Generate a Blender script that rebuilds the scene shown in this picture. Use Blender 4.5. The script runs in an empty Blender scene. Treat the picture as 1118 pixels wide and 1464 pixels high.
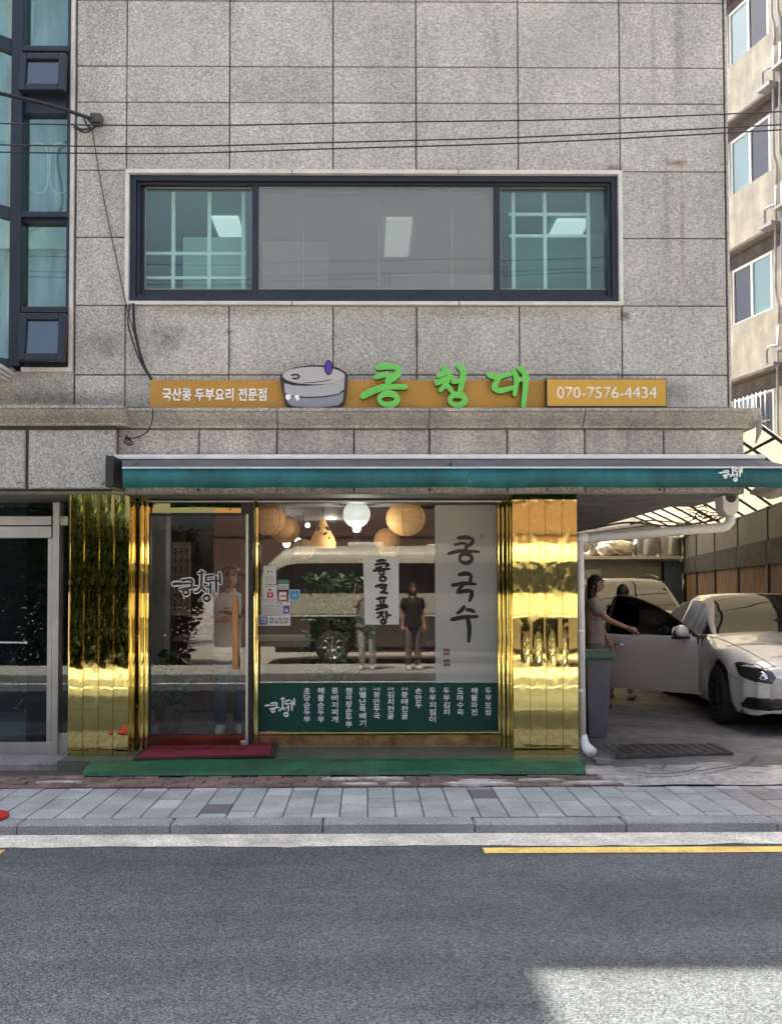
import bpy, bmesh, math, random
from mathutils import Vector, Matrix, Euler
from mathutils.bvhtree import BVHTree
random.seed(7)
sc = bpy.context.scene
COL = sc.collection
PI = math.pi

# ------------------------------------------------------------------ camera
F, CX, CY, PW, PH = 1218.0, 537.0, 811.0, 1118.0, 1464.0
CAM = Vector((0, -7.8, 1.6))
cam_d = bpy.data.cameras.new('camera')
cam = bpy.data.objects.new('camera', cam_d)
COL.objects.link(cam)
ROT = (Matrix.Rotation(-11 / F, 3, 'Z') @ Matrix.Rotation(PI / 2 + 34 / F, 3, 'X') @ Matrix.Rotation(-0.0018, 3, 'Z'))
cam.matrix_world = Matrix.Translation(CAM) @ ROT.to_4x4()
cam_d.sensor_fit = 'VERTICAL'
cam_d.sensor_height = 36
cam_d.lens = F / PH * 36
cam_d.shift_x = (PW / 2 - CX) / PH
cam_d.shift_y = (CY - PH / 2) / PH
cam_d.clip_start = 0.02
cam_d.clip_end = 600
sc.camera = cam

# ------------------------------------------------------------------ light
SUN_EL, SUN_AZ = math.radians(65), math.radians(-25)      # sun behind the shop, a little to its left
sun_dir = Vector((math.sin(SUN_AZ) * math.cos(SUN_EL), math.cos(SUN_AZ) * math.cos(SUN_EL), math.sin(SUN_EL)))
w = bpy.data.worlds.new("World")
sc.world = w
w.use_nodes = True
nt = w.node_tree
sky = nt.nodes.new('ShaderNodeTexSky')
sky.sky_type = 'NISHITA'
sky.sun_disc = False
sky.sun_elevation = SUN_EL
sky.sun_rotation = SUN_AZ
sky.air_density = 1.0
sky.dust_density = 9.0
sky.ozone_density = 0.6
nt.links.new(sky.outputs[0], nt.nodes['Background'].inputs[0])
nt.nodes['Background'].inputs[1].default_value = 0.105
sl = bpy.data.lights.new('sun', 'SUN')
sl.energy = 5.0
sl.angle = math.radians(0.5)
sl.color = (1, .90, .74)
so = bpy.data.objects.new('sun', sl)
so.rotation_euler = sun_dir.to_track_quat('Z', 'Y').to_euler()
so.location = (0, 0, 30)
COL.objects.link(so)
sc.view_settings.view_transform = 'Standard'
sc.view_settings.look = 'None'
sc.view_settings.exposure = 2.12
sc.view_settings.gamma = 1
sc.cycles.use_denoising = True
sc.cycles.max_bounces = 10
sc.cycles.diffuse_bounces = 4
sc.cycles.glossy_bounces = 5
sc.cycles.transparent_max_bounces = 24
sc.cycles.caustics_reflective = False
sc.cycles.caustics_refractive = False
sc.cycles.sample_clamp_indirect = 6


# ------------------------------------------------------------------ measuring
def P(px, py, y):
    d = ROT @ Vector(((px - CX) / F, (CY - py) / F, -1))
    return CAM + d * ((y - CAM.y) / d.y)


def X(px, y, py=700): return P(px, py, y).x
def Z(py, y, px=526): return P(px, py, y).z


def R(x0, y0, x1, y1, y):
    mx, my = (x0 + x1) / 2, (y0 + y1) / 2
    return X(x0, y, my), X(x1, y, my), Z(y1, y, mx), Z(y0, y, mx)      # xa, xb, za, zb


# ------------------------------------------------------------------ mesh builder
class MB:
    def __init__(s):
        s.v, s.f, s.m, s.sm = [], [], [], []

    def add(s, vs, fs, mi=0, smooth=False):
        o = len(s.v)
        s.v += [tuple(p) for p in vs]
        for f in fs:
            s.f.append(tuple(i + o for i in f)); s.m.append(mi); s.sm.append(smooth)
        return s

    def box(s, x0, x1, y0, y1, z0, z1, mi=0):
        if x0 > x1: x0, x1 = x1, x0
        if y0 > y1: y0, y1 = y1, y0
        if z0 > z1: z0, z1 = z1, z0
        v = [(x0, y0, z0), (x1, y0, z0), (x1, y1, z0), (x0, y1, z0), (x0, y0, z1), (x1, y0, z1), (x1, y1, z1), (x0, y1, z1)]
        return s.add(v, [(0, 3, 2, 1), (4, 5, 6, 7), (0, 1, 5, 4), (1, 2, 6, 5), (2, 3, 7, 6), (3, 0, 4, 7)], mi)

    def slab(s, x0, x1, z0, z1, yf, yb, c=.006, mi=0):
        """upright slab, front (towards -y) with chamfered rim"""
        v = [(x0 + c, yf, z0 + c), (x1 - c, yf, z0 + c), (x1 - c, yf, z1 - c), (x0 + c, yf, z1 - c),
             (x0, yf + c, z0), (x1, yf + c, z0), (x1, yf + c, z1), (x0, yf + c, z1),
             (x0, yb, z0), (x1, yb, z0), (x1, yb, z1), (x0, yb, z1)]
        f = [(0, 1, 2, 3)]
        for i in range(4):
            j = (i + 1) % 4
            f += [(i + 4, j + 4, j, i), (i + 8, j + 8, j + 4, i + 4)]
        f.append((11, 10, 9, 8))
        return s.add(v, f, mi)

    def tile(s, x0, x1, y0, y1, z0, z1, c=.005, mi=0):
        """lying slab, chamfered top"""
        v = [(x0 + c, y0 + c, z1), (x1 - c, y0 + c, z1), (x1 - c, y1 - c, z1), (x0 + c, y1 - c, z1),
             (x0, y0, z1 - c), (x1, y0, z1 - c), (x1, y1, z1 - c), (x0, y1, z1 - c),
             (x0, y0, z0), (x1, y0, z0), (x1, y1, z0), (x0, y1, z0)]
        f = [(0, 1, 2, 3)]
        for i in range(4):
            j = (i + 1) % 4
            f += [(i + 4, j + 4, j, i), (i + 8, j + 8, j + 4, i + 4)]
        f.append((11, 10, 9, 8))
        return s.add(v, f, mi)

    def ring(s, x0, x1, z0, z1, l, r, b, t, y0, y1, mi=0):
        s.box(x0, x0 + l, y0, y1, z0, z1, mi); s.box(x1 - r, x1, y0, y1, z0, z1, mi)
        s.box(x0 + l, x1 - r, y0, y1, z0, z0 + b, mi); s.box(x0 + l, x1 - r, y0, y1, z1 - t, z1, mi)
        return s

    def tube(s, pts, r, n=8, mi=0, cap=True):
        pts = [Vector(p) for p in pts]
        rs = r if isinstance(r, (list, tuple)) else [r] * len(pts)
        v, f = [], []
        up = None
        for i, p in enumerate(pts):
            t = (pts[min(i + 1, len(pts) - 1)] - pts[max(i - 1, 0)]).normalized()
            if up is None:
                up = t.orthogonal().normalized()
            else:
                up = (up - t * up.dot(t)); up = up.normalized() if up.length > 1e-6 else t.orthogonal().normalized()
            bi = t.cross(up)
            for k in range(n):
                a = 2 * PI * k / n
                v.append(p + (up * math.cos(a) + bi * math.sin(a)) * rs[i])
        for i in range(len(pts) - 1):
            for k in range(n):
                f.append((i * n + k, i * n + (k + 1) % n, (i + 1) * n + (k + 1) % n, (i + 1) * n + k))
        if cap:
            f.append(tuple(range(n - 1, -1, -1))); f.append(tuple(range((len(pts) - 1) * n, len(pts) * n)))
        return s.add(v, f, mi, True)

    def lathe(s, prof, n=24, o=(0, 0, 0), axis='z', mi=0, ph=0):
        v, f = [], []
        for r, h in prof:
            for k in range(n):
                a = 2 * PI * k / n + ph
                p = (r * math.cos(a), r * math.sin(a), h)
                if axis == 'x': p = (p[2], p[0], p[1])
                if axis == 'y': p = (p[1], p[2], p[0])
                v.append((p[0] + o[0], p[1] + o[1], p[2] + o[2]))
        for i in range(len(prof) - 1):
            for k in range(n):
                f.append((i * n + k, i * n + (k + 1) % n, (i + 1) * n + (k + 1) % n, (i + 1) * n + k))
        return s.add(v, f, mi, True)

    def ell(s, c, r, nu=16, nv=10, mi=0, fn=None, keep=None):
        v, f = [], []
        for j in range(nv + 1):
            th = PI * j / nv
            for i in range(nu):
                a = 2 * PI * i / nu
                q = Vector((math.sin(th) * math.cos(a), math.sin(th) * math.sin(a), math.cos(th)))
                k = fn(q) if fn else 1
                v.append((c[0] + q.x * r[0] * k, c[1] + q.y * r[1] * k, c[2] + q.z * r[2] * k))
        for j in range(nv):
            for i in range(nu):
                g = (j * nu + i, (j + 1) * nu + i, (j + 1) * nu + (i + 1) % nu, j * nu + (i + 1) % nu)
                if keep is None or keep(sum((Vector(v[q]) for q in g), Vector()) / 4 - Vector(c)):
                    f.append(g)
        return s.add(v, f, mi, True)

    def poly(s, pts, y0, y1, mi=0):
        """outline in (x,z), extruded from y0 (front) to y1"""
        n = len(pts)
        v = [(p[0], y0, p[1]) for p in pts] + [(p[0], y1, p[1]) for p in pts]
        f = [tuple(range(n)), tuple(range(2 * n - 1, n - 1, -1))]
        for i in range(n):
            j = (i + 1) % n
            f.append((i, i + n, j + n, j))
        return s.add(v, f, mi)

    def loft(s, secs, n=20, mi=0, fn=None):
        v = []
        for i, (cx, cy, z, rx, ry) in enumerate(secs):
            for k in range(n):
                t = 2 * PI * k / n
                p = Vector((cx + rx * math.cos(t), cy + ry * math.sin(t), z)); v.append(fn(p, t) if fn else p)
        m = len(secs)
        f = [(i * n + k, i * n + (k + 1) % n, (i + 1) * n + (k + 1) % n, (i + 1) * n + k) for i in range(m - 1) for k in range(n)]
        f += [tuple(range(n - 1, -1, -1)), tuple(range((m - 1) * n, m * n))]
        return s.add(v, f, mi, True)

    def prof_x(s, prof, x0, x1, mi=0):
        """profile in (y,z) extruded along x"""
        n = len(prof)
        v = [(x0, p[0], p[1]) for p in prof] + [(x1, p[0], p[1]) for p in prof]
        f = [tuple(range(n)), tuple(range(2 * n - 1, n - 1, -1))]
        for i in range(n):
            j = (i + 1) % n
            f.append((i, i + n, j + n, j))
        return s.add(v, f, mi)

    def ribbon(s, pts, ws, yf, yb, mi=0, closed=False):
        """brush stroke: points in (x,z), width ws, extruded between yf and yb"""
        n = len(pts)
        L, Rr = [], []
        for i in range(n):
            a = Vector(pts[(i - 1) % n if closed else max(i - 1, 0)]); b = Vector(pts[(i + 1) % n if closed else min(i + 1, n - 1)])
            t = (b - a); t = t.normalized() if t.length > 1e-9 else Vector((1, 0))
            nn = Vector((-t.y, t.x)); p = Vector(pts[i]); wd = ws[i] / 2
            L.append(p + nn * wd); Rr.append(p - nn * wd)
        if not closed:      # rounded ends
            for e, k in ((0, -1), (n - 1, 1)):
                pass
            t0 = (Vector(pts[0]) - Vector(pts[1])).normalized(); t1 = (Vector(pts[-1]) - Vector(pts[-2])).normalized()
            p0 = Vector(pts[0]) + t0 * ws[0] * .32; p1 = Vector(pts[-1]) + t1 * ws[-1] * .32
            n0 = Vector((t0.y, -t0.x)); n1 = Vector((-t1.y, t1.x))
            L = [p0 + n0 * ws[0] * .28] + L + [p1 + n1 * ws[-1] * .28]
            Rr = [p0 - n0 * ws[0] * .28] + Rr + [p1 - n1 * ws[-1] * .28]
            n += 2
        v = []
        for a, b in zip(L, Rr):
            v += [(a.x, yf, a.y), (b.x, yf, b.y), (a.x, yb, a.y), (b.x, yb, b.y)]
        f = []
        for i in range(n if closed else n - 1):
            a, b = i * 4, ((i + 1) % n) * 4
            f += [(a, a + 1, b + 1, b), (a + 2, b + 2, b + 3, a + 3), (a, b, b + 2, a + 2), (a + 1, a + 3, b + 3, b + 1)]
        if not closed:
            e = (n - 1) * 4
            f += [(0, 2, 3, 1), (e, e + 1, e + 3, e + 2)]
        return s.add(v, f, mi)

    def mesh(s, name, mats):
        me = bpy.data.meshes.new(name)
        me.from_pydata(s.v, [], s.f)
        for m in (mats if isinstance(mats, (list, tuple)) else [mats]):
            me.materials.append(m)
        me.polygons.foreach_set('material_index', s.m)
        me.polygons.foreach_set('use_smooth', s.sm)
        bm = bmesh.new(); bm.from_mesh(me)
        bmesh.ops.recalc_face_normals(bm, faces=bm.faces)
        bm.to_mesh(me); bm.free()
        me.update()
        return me

    def build(s, name, mats, parent=None, loc=None, bev=0, **tags):
        me = s.mesh(name, mats)
        if bev:
            bm = bmesh.new(); bm.from_mesh(me)
            bmesh.ops.bevel(bm, geom=[e for e in bm.edges if e.calc_face_angle(0) > .5], offset=bev, segments=2, affect='EDGES', profile=.5, clamp_overlap=True)
            bm.to_mesh(me); bm.free()
        return put(name, me, parent, loc, **tags)


def put(name, me, parent=None, loc=None, rz=0, **tags):
    o = bpy.data.objects.new(name, me)
    COL.objects.link(o)
    if loc is not None: o.location = loc
    if rz: o.rotation_euler.z = rz
    if parent is not None: o.parent = parent
    for k, v in tags.items():
        if v is not None: o[k] = v
    return o


def split(mb, name, mats, parent=None, loc=None):
    """one object for each separate piece of the builder's mesh"""
    n = len(mb.v); par = list(range(n))
    def find(i):
        while par[i] != i: par[i] = par[par[i]]; i = par[i]
        return i
    for f in mb.f:
        for q in f[1:]: par[find(q)] = find(f[0])
    groups = {}
    for k, f in enumerate(mb.f): groups.setdefault(find(f[0]), []).append(k)
    out = []
    for ks in groups.values():
        m2 = MB(); idx = {}
        for k in ks:
            for q in mb.f[k]:
                if q not in idx: idx[q] = len(m2.v); m2.v.append(mb.v[q])
            m2.f.append(tuple(idx[q] for q in mb.f[k])); m2.m.append(mb.m[k]); m2.sm.append(mb.sm[k])
        out.append(m2.build(name, mats, parent, loc))
    return out


def thing(name, label, category, loc=(0, 0, 0), rz=0, group=None):
    return put(name, None, None, loc, rz, label=label, category=category, group=group)


def copy_tree(o, parent=None):
    c = o.copy(); COL.objects.link(c)
    if parent is not None: c.parent = parent
    for ch in list(o.children):
        copy_tree(ch, c)
    return c


# ------------------------------------------------------------------ materials
def lin(r, g, b): return tuple(((c / 255) / 12.92 if c / 255 <= .04045 else ((c / 255 + .055) / 1.055) ** 2.4) for c in (r, g, b))


def mat(name, col, rough=.6, metal=0., nz=(), bump=(), rand=0., emit=None, spec=.5, coords='world', coat=0., trans=0.):
    m = bpy.data.materials.new(name)
    m.use_nodes = True
    t = m.node_tree; N = t.nodes; L = t.links
    b = N['Principled BSDF']
    b.inputs['Roughness'].default_value = rough
    b.inputs['Metallic'].default_value = metal
    b.inputs['Specular IOR Level'].default_value = spec
    b.inputs['Coat Weight'].default_value = coat
    b.inputs['Coat Roughness'].default_value = .03
    b.inputs['Base Color'].default_value = (*col, 1)
    if emit:
        b.inputs['Emission Color'].default_value = (*emit[0], 1)
        b.inputs['Emission Strength'].default_value = emit[1]
    if coords == 'world':
        g = N.new('ShaderNodeNewGeometry'); src = g.outputs['Position']
    else:
        g = N.new('ShaderNodeTexCoord'); src = g.outputs['Object']
    cur = None

    def mul(fac_out, lo, hi, a):
        mr = N.new('ShaderNodeMapRange'); mr.inputs[1].default_value = lo; mr.inputs[2].default_value = hi
        mr.inputs[3].default_value = 1 - a; mr.inputs[4].default_value = 1 + a
        L.new(fac_out, mr.inputs[0])
        mx = N.new('ShaderNodeVectorMath'); mx.operation = 'SCALE'
        if cur is None: mx.inputs[0].default_value = col
        else: L.new(cur, mx.inputs[0])
        L.new(mr.outputs[0], mx.inputs['Scale'])
        return mx.outputs[0]
    for q in nz:
        if q[0] == 'v':                               # crystals: one random tone per cell
            vo = N.new('ShaderNodeTexVoronoi'); vo.inputs['Scale'].default_value = q[1]; L.new(src, vo.inputs['Vector'])
            sp = N.new('ShaderNodeSeparateColor'); L.new(vo.outputs['Color'], sp.inputs[0])
            cur = mul(sp.outputs[0], 0, 1, q[2]); continue
        scale, amt = q[0], q[1]
        st = q[2] if len(q) > 2 else (1, 1, 1)
        lo, hi = q[3] if len(q) > 3 else (.3, .7)
        vm = N.new('ShaderNodeVectorMath'); vm.operation = 'MULTIPLY'; vm.inputs[1].default_value = st
        L.new(src, vm.inputs[0])
        n = N.new('ShaderNodeTexNoise'); n.inputs['Scale'].default_value = scale; n.inputs['Detail'].default_value = 4
        L.new(vm.outputs[0], n.inputs['Vector'])
        cur = mul(n.outputs['Fac'], lo, hi, amt)
    if rand:
        oi = N.new('ShaderNodeObjectInfo')
        cur = mul(oi.outputs['Random'], 0, 1, rand)
    if cur is not None:
        L.new(cur, b.inputs['Base Color'])
    for i, q in enumerate(bump[:1]):
        scale, st_, dist = q[0], q[1], q[2]
        stc = q[3] if len(q) > 3 else (1, 1, 1)
        vm = N.new('ShaderNodeVectorMath'); vm.operation = 'MULTIPLY'; vm.inputs[1].default_value = stc
        L.new(src, vm.inputs[0])
        n = N.new('ShaderNodeTexNoise'); n.inputs['Scale'].default_value = scale; n.inputs['Detail'].default_value = 3
        L.new(vm.outputs[0], n.inputs['Vector'])
        bp = N.new('ShaderNodeBump'); bp.inputs['Strength'].default_value = st_; bp.inputs['Distance'].default_value = dist
        L.new(n.outputs['Fac'], bp.inputs['Height']); L.new(bp.outputs[0], b.inputs['Normal'])
    return m


def glass(name, tint=(.9, .95, .93), ior=1.6, rough=0.0, body=0., bodycol=(.3, .3, .3), wave=0):
    """window glass: transparent, mirrors by Fresnel; body = share of a milky film"""
    m = bpy.data.materials.new(name); m.use_nodes = True
    t = m.node_tree; N = t.nodes; L = t.links
    N.remove(N['Principled BSDF'])
    out = N['Material Output']
    tr = N.new('ShaderNodeBsdfTransparent'); tr.inputs[0].default_value = (*[x ** .5 for x in tint], 1)
    gl = N.new('ShaderNodeBsdfGlossy'); gl.inputs['Roughness'].default_value = rough; gl.inputs[0].default_value = (1, 1, 1, 1)
    lw = N.new('ShaderNodeLayerWeight'); f0 = ((ior - 1) / (ior + 1)) ** 2         # Schlick, the same from either side of the pane
    pw_ = N.new('ShaderNodeMath'); pw_.operation = 'POWER'; pw_.inputs[1].default_value = 5; L.new(lw.outputs['Facing'], pw_.inputs[0])
    fr = N.new('ShaderNodeMath'); fr.operation = 'MULTIPLY_ADD'; fr.inputs[1].default_value = 1 - f0; fr.inputs[2].default_value = f0; L.new(pw_.outputs[0], fr.inputs[0])
    mx = N.new('ShaderNodeMixShader')
    base = tr.outputs[0]
    if body:
        df = N.new('ShaderNodeBsdfDiffuse'); df.inputs[0].default_value = (*bodycol, 1)
        m2 = N.new('ShaderNodeMixShader'); m2.inputs[0].default_value = body
        L.new(tr.outputs[0], m2.inputs[1]); L.new(df.outputs[0], m2.inputs[2]); base = m2.outputs[0]
    if wave:
        g = N.new('ShaderNodeNewGeometry'); n = N.new('ShaderNodeTexNoise'); n.inputs['Scale'].default_value = 1.3; n.inputs['Detail'].default_value = 1
        bp = N.new('ShaderNodeBump'); bp.inputs['Strength'].default_value = 1; bp.inputs['Distance'].default_value = wave
        L.new(g.outputs['Position'], n.inputs['Vector']); L.new(n.outputs['Fac'], bp.inputs['Height'])
        L.new(bp.outputs[0], gl.inputs['Normal'])
    L.new(fr.outputs[0], mx.inputs[0]); L.new(base, mx.inputs[1]); L.new(gl.outputs[0], mx.inputs[2])
    L.new(mx.outputs[0], out.inputs['Surface'])
    return m


def granite(name, col, dirt=.10, speck=.5, stains=()):
    m = mat(name, col, .75, nz=[('v', 78, speck * .62), (46, speck * .38, (1, 1, 1), (.3, .7)), (150, speck * .6, (1, 1, 1), (.32, .68)), (1.1, .12), (2.4, dirt, (1.6, 1.6, .5), (.3, .75))],
            bump=[(160, .25, .003)], rand=.085)
    t = m.node_tree; N = t.nodes; L = t.links; b = N['Principled BSDF']
    cur = b.inputs['Base Color'].links[0].from_socket
    g = N.new('ShaderNodeNewGeometry')
    def noise(sc_, sx, det=5):
        vm = N.new('ShaderNodeVectorMath'); vm.operation = 'MULTIPLY'; vm.inputs[1].default_value = sx
        L.new(g.outputs['Position'], vm.inputs[0])
        n = N.new('ShaderNodeTexNoise'); n.inputs['Scale'].default_value = sc_; n.inputs['Detail'].default_value = det; n.inputs['Roughness'].default_value = .65
        L.new(vm.outputs[0], n.inputs['Vector']); return n.outputs['Fac']
    def mixin(fac, col_, cur):
        mx = N.new('ShaderNodeMix'); mx.data_type = 'RGBA'
        L.new(fac, mx.inputs[0]); L.new(cur, mx.inputs[6]); mx.inputs[7].default_value = (*col_, 1); return mx.outputs[2]
    mr = N.new('ShaderNodeMapRange'); mr.inputs[1].default_value = .60; mr.inputs[2].default_value = .85; mr.inputs[4].default_value = .4
    L.new(noise(1.5, (3.2, 3.2, .35)), mr.inputs[0]); cur = mixin(mr.outputs[0], (.10, .09, .08), cur)
    nf = noise(9, (1, 1, .8))
    for (x, z, rx, rz, c_, st) in stains:             # stains with a place and shape of their own
        vm = N.new('ShaderNodeVectorMath'); vm.operation = 'SUBTRACT'; vm.inputs[1].default_value = (x, 0, z); L.new(g.outputs['Position'], vm.inputs[0])
        v2 = N.new('ShaderNodeVectorMath'); v2.operation = 'MULTIPLY'; v2.inputs[1].default_value = (1 / rx, 0, 1 / rz); L.new(vm.outputs[0], v2.inputs[0])
        ln_ = N.new('ShaderNodeVectorMath'); ln_.operation = 'LENGTH'; L.new(v2.outputs[0], ln_.inputs[0])
        ad = N.new('ShaderNodeMath'); ad.operation = 'MULTIPLY_ADD'; L.new(nf, ad.inputs[0]); ad.inputs[1].default_value = 1.5; L.new(ln_.outputs['Value'], ad.inputs[2])
        m2 = N.new('ShaderNodeMapRange'); m2.interpolation_type = 'SMOOTHSTEP'; m2.inputs[1].default_value = .75; m2.inputs[2].default_value = 1.75; m2.inputs[3].default_value = st; m2.inputs[4].default_value = 0
        L.new(ad.outputs[0], m2.inputs[0]); cur = mixin(m2.outputs[0], c_, cur)
    L.new(cur, b.inputs['Base Color'])
    return m


def W2(px, py):
    p = P(px, py, 0); return p.x, p.z
SOOT, RUST = (.07, .062, .055), (.20, .085, .03)
STAINS = [(*W2(q[0], q[1]), q[2] / 156, q[3] / 156, q[4], q[5]) for q in (
    (966, 233, 20, 7, RUST, .85), (975, 330, 5, 120, (.17, .12, .09), .5), (952, 300, 8, 170, SOOT, .28), (970, 80, 14, 130, SOOT, .30), (934, 60, 7, 150, SOOT, .22),
    (240, 482, 42, 30, SOOT, .6), (150, 492, 40, 30, SOOT, .45), (893, 452, 13, 13, SOOT, .8), (893, 482, 16, 16, (.55, .52, .48), .35), (596, 482, 5, 30, SOOT, .5), (329, 474, 12, 6, SOOT, .6), (329, 505, 4, 40, SOOT, .5),
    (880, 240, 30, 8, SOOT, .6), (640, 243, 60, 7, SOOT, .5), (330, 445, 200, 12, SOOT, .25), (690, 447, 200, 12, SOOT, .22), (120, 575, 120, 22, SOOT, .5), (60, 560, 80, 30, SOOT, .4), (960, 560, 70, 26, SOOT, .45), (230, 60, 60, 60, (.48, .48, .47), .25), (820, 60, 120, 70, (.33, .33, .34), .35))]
GR = granite('granite_grey', (.405, .402, .372), stains=STAINS)
GR2 = granite('granite_warm', (.355, .335, .295), .22)
TRIM = mat('pale_stone_trim', (.62, .60, .56), .6, nz=[(5, .12), (60, .08)])
JOINT = mat('joint_mortar', (.055, .045, .04), .9, nz=[(6, .3)])
NAVY = mat('navy_aluminium', (.014, .020, .030), .35, nz=[(4, .15)])
DARK = mat('dark_metal', (.02, .02, .022), .45)
BLACK = mat('black_rubber', (.012, .012, .012), .6)
CABLE = mat('cable_black', (.012, .012, .014), .5)
STEEL = mat('brushed_steel', (.55, .55, .53), .28, 1, nz=[(30, .1, (1, 1, .05))])
ALU = mat('silver_aluminium', (.50, .50, .49), .38, .85, nz=[(5, .1)])
CHROME = mat('chrome', (.8, .8, .8), .06, 1)
WHITE = mat('white_paint', (.75, .75, .73), .5, nz=[(8, .06)])
PVC = mat('white_pvc', (.68, .66, .61), .4, nz=[(6, .1)])


def gold_mat():
    m = mat('mirror_gold', (.66, .55, .215), .03, 1.0)
    t = m.node_tree; N = t.nodes; L = t.links; b = N['Principled BSDF']
    g = N.new('ShaderNodeNewGeometry')
    vm = N.new('ShaderNodeVectorMath'); vm.operation = 'MULTIPLY'; vm.inputs[1].default_value = (7, 7, 3.0)
    L.new(g.outputs['Position'], vm.inputs[0])
    n = N.new('ShaderNodeTexNoise'); n.inputs['Scale'].default_value = 1; n.inputs['Detail'].default_value = 1.5
    L.new(vm.outputs[0], n.inputs['Vector'])
    bp = N.new('ShaderNodeBump'); bp.inputs['Strength'].default_value = 1; bp.inputs['Distance'].default_value = .00055
    L.new(n.outputs['Fac'], bp.inputs['Height']); L.new(bp.outputs[0], b.inputs['Normal'])
    n2 = N.new('ShaderNodeTexNoise'); n2.inputs['Scale'].default_value = 14; n2.inputs['Detail'].default_value = 5
    L.new(g.outputs['Position'], n2.inputs['Vector'])
    mr = N.new('ShaderNodeMapRange'); mr.inputs[1].default_value = .5; mr.inputs[2].default_value = .8; mr.inputs[3].default_value = .025; mr.inputs[4].default_value = .16
    L.new(n2.outputs['Fac'], mr.inputs[0]); L.new(mr.outputs[0], b.inputs['Roughness'])
    return m


GOLD = gold_mat()


# ------------------------------------------------------------------ ink and lettering
def catmull(pts, n=5):
    pts = [Vector(p) for p in pts]
    if len(pts) < 3:
        return [pts[0].lerp(pts[1], i / n) for i in range(n + 1)]
    out = []
    q = [pts[0] * 2 - pts[1]] + pts + [pts[-1] * 2 - pts[-2]]
    for i in range(1, len(q) - 2):
        a, b, c, d = q[i - 1:i + 3]
        for k in range(n):
            t = k / n
            out.append(.5 * ((2 * b) + (c - a) * t + (2 * a - 5 * b + 4 * c - d) * t * t + (3 * b - a - 3 * c + d) * t ** 3))
    out.append(pts[-1])
    return out


def ink(mb, strokes, tr, yf, th, wd=1., mi=0, taper=.35, seed=1):
    """strokes: lists of (u,v) with a width, or ('o', cx, cy, rx, ry, width); tr maps (u,v) to (x,z)"""
    rr = random.Random(seed)
    k = 0
    for st in strokes:
        k += 1
        y0 = yf - k * .0003
        sx = (Vector(tr(1, 0)) - Vector(tr(0, 0))).length
        if st[0] == 'o':
            _, cx, cy, rx, ry, wdt = st
            pts = [tr(cx + rx * math.cos(a), cy + ry * math.sin(a)) for a in [2 * PI * i / 20 for i in range(20)]]
            mb.ribbon(pts, [wdt * wd * sx * (1 + .2 * math.sin(i * .5)) for i in range(20)], y0, yf + th, mi, True)
        else:
            wdt, pl = st[0], st[1:]
            c = catmull(pl)
            n = len(c)
            pts = [tr(p[0], p[1]) for p in c]
            ws = [wdt * wd * sx * (1 - taper * abs(2 * i / (n - 1) - .8) ** 1.5 + rr.uniform(-.06, .06)) for i in range(n)]
            mb.ribbon(pts, ws, y0, yf + th, mi)


LOGO = [(16, (88, 303), (112, 300), (136, 301)), (13, (136, 283), (188, 281), (186, 318)), (11, (142, 300), (184, 299)),
        (13, (128, 332), (170, 324), (216, 318)), ('o', 157, 346, 14, 13, 11),
        (13, (240, 232), (240, 280), (238, 325)), (11, (222, 246), (258, 241)), (13, (240, 318), (222, 338), (204, 345)),
        (11, (240, 312), (254, 334), (264, 338)), (11, (266, 318), (286, 318)), (13, (288, 300), (288, 352)), ('o', 267, 378, 17, 15, 12),
        (11, (262, 262), (305, 255)), (12, (265, 262), (267, 288), (306, 283)), (14, (317, 262), (319, 346)), (13, (336, 242), (341, 300)), (9, (320, 288), (338, 284))]


def logo_tr(cx, cy, wpx, y):
    """logo centred on the photo point (cx,cy), wpx pixels wide"""
    k = wpx / 256.
    def tr(u, v):
        p = P(cx + (u - 216) * k, cy + (v - 310) * k, y)
        return (p.x, p.z)
    return tr


def crop_tr(ox, oy, s, y):
    def tr(u, v):
        p = P(ox + u / s, oy + v / s, y)
        return (p.x, p.z)
    return tr


def text(name, body, mats, px, py, hpx, y, parent=None, bold=.012, ext=.0015, wpx=None, line=1., rot=None, **tags):
    """lettering centred on the photo point (px,py) in the plane y, glyphs hpx pixels tall"""
    c = bpy.data.curves.new(name, 'FONT')
    c.body = body; c.align_x = 'CENTER'; c.align_y = 'CENTER'; c.offset = bold; c.space_line = line
    c.resolution_u = 3
    o = bpy.data.objects.new(name, c)
    COL.objects.link(o)
    me = bpy.data.meshes.new_from_object(o.evaluated_get(bpy.context.evaluated_depsgraph_get()))
    bpy.data.objects.remove(o); bpy.data.curves.remove(c)
    me.name = name
    xs = [v.co.x for v in me.vertices]; ys = [v.co.y for v in me.vertices]
    mx, my = (min(xs) + max(xs)) / 2, (min(ys) + max(ys)) / 2
    d = (P(px, py, y) - P(px, py + 1, y)).length
    s = hpx * d / (max(ys) - min(ys))
    sx = wpx * d / (max(xs) - min(xs)) if wpx else s
    ce = P(px, py, y)
    bm = bmesh.new(); bm.from_mesh(me)
    for v in bm.verts:
        q = Vector(((v.co.x - mx) * sx, 0, (v.co.y - my) * s))
        if rot: q = rot @ q
        v.co = q + (Vector() if rot else ce)
    g = bmesh.ops.extrude_face_region(bm, geom=bm.faces[:])
    for v in [e for e in g['geom'] if isinstance(e, bmesh.types.BMVert)]:
        v.co += (rot @ Vector((0, -ext, 0))) if rot else Vector((0, -ext, 0))
    bmesh.ops.recalc_face_normals(bm, faces=bm.faces)
    bm.to_mesh(me); bm.free()
    me.materials.clear(); me.materials.append(mats)
    return put(name, me, parent, ce if rot else None, **tags)
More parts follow.
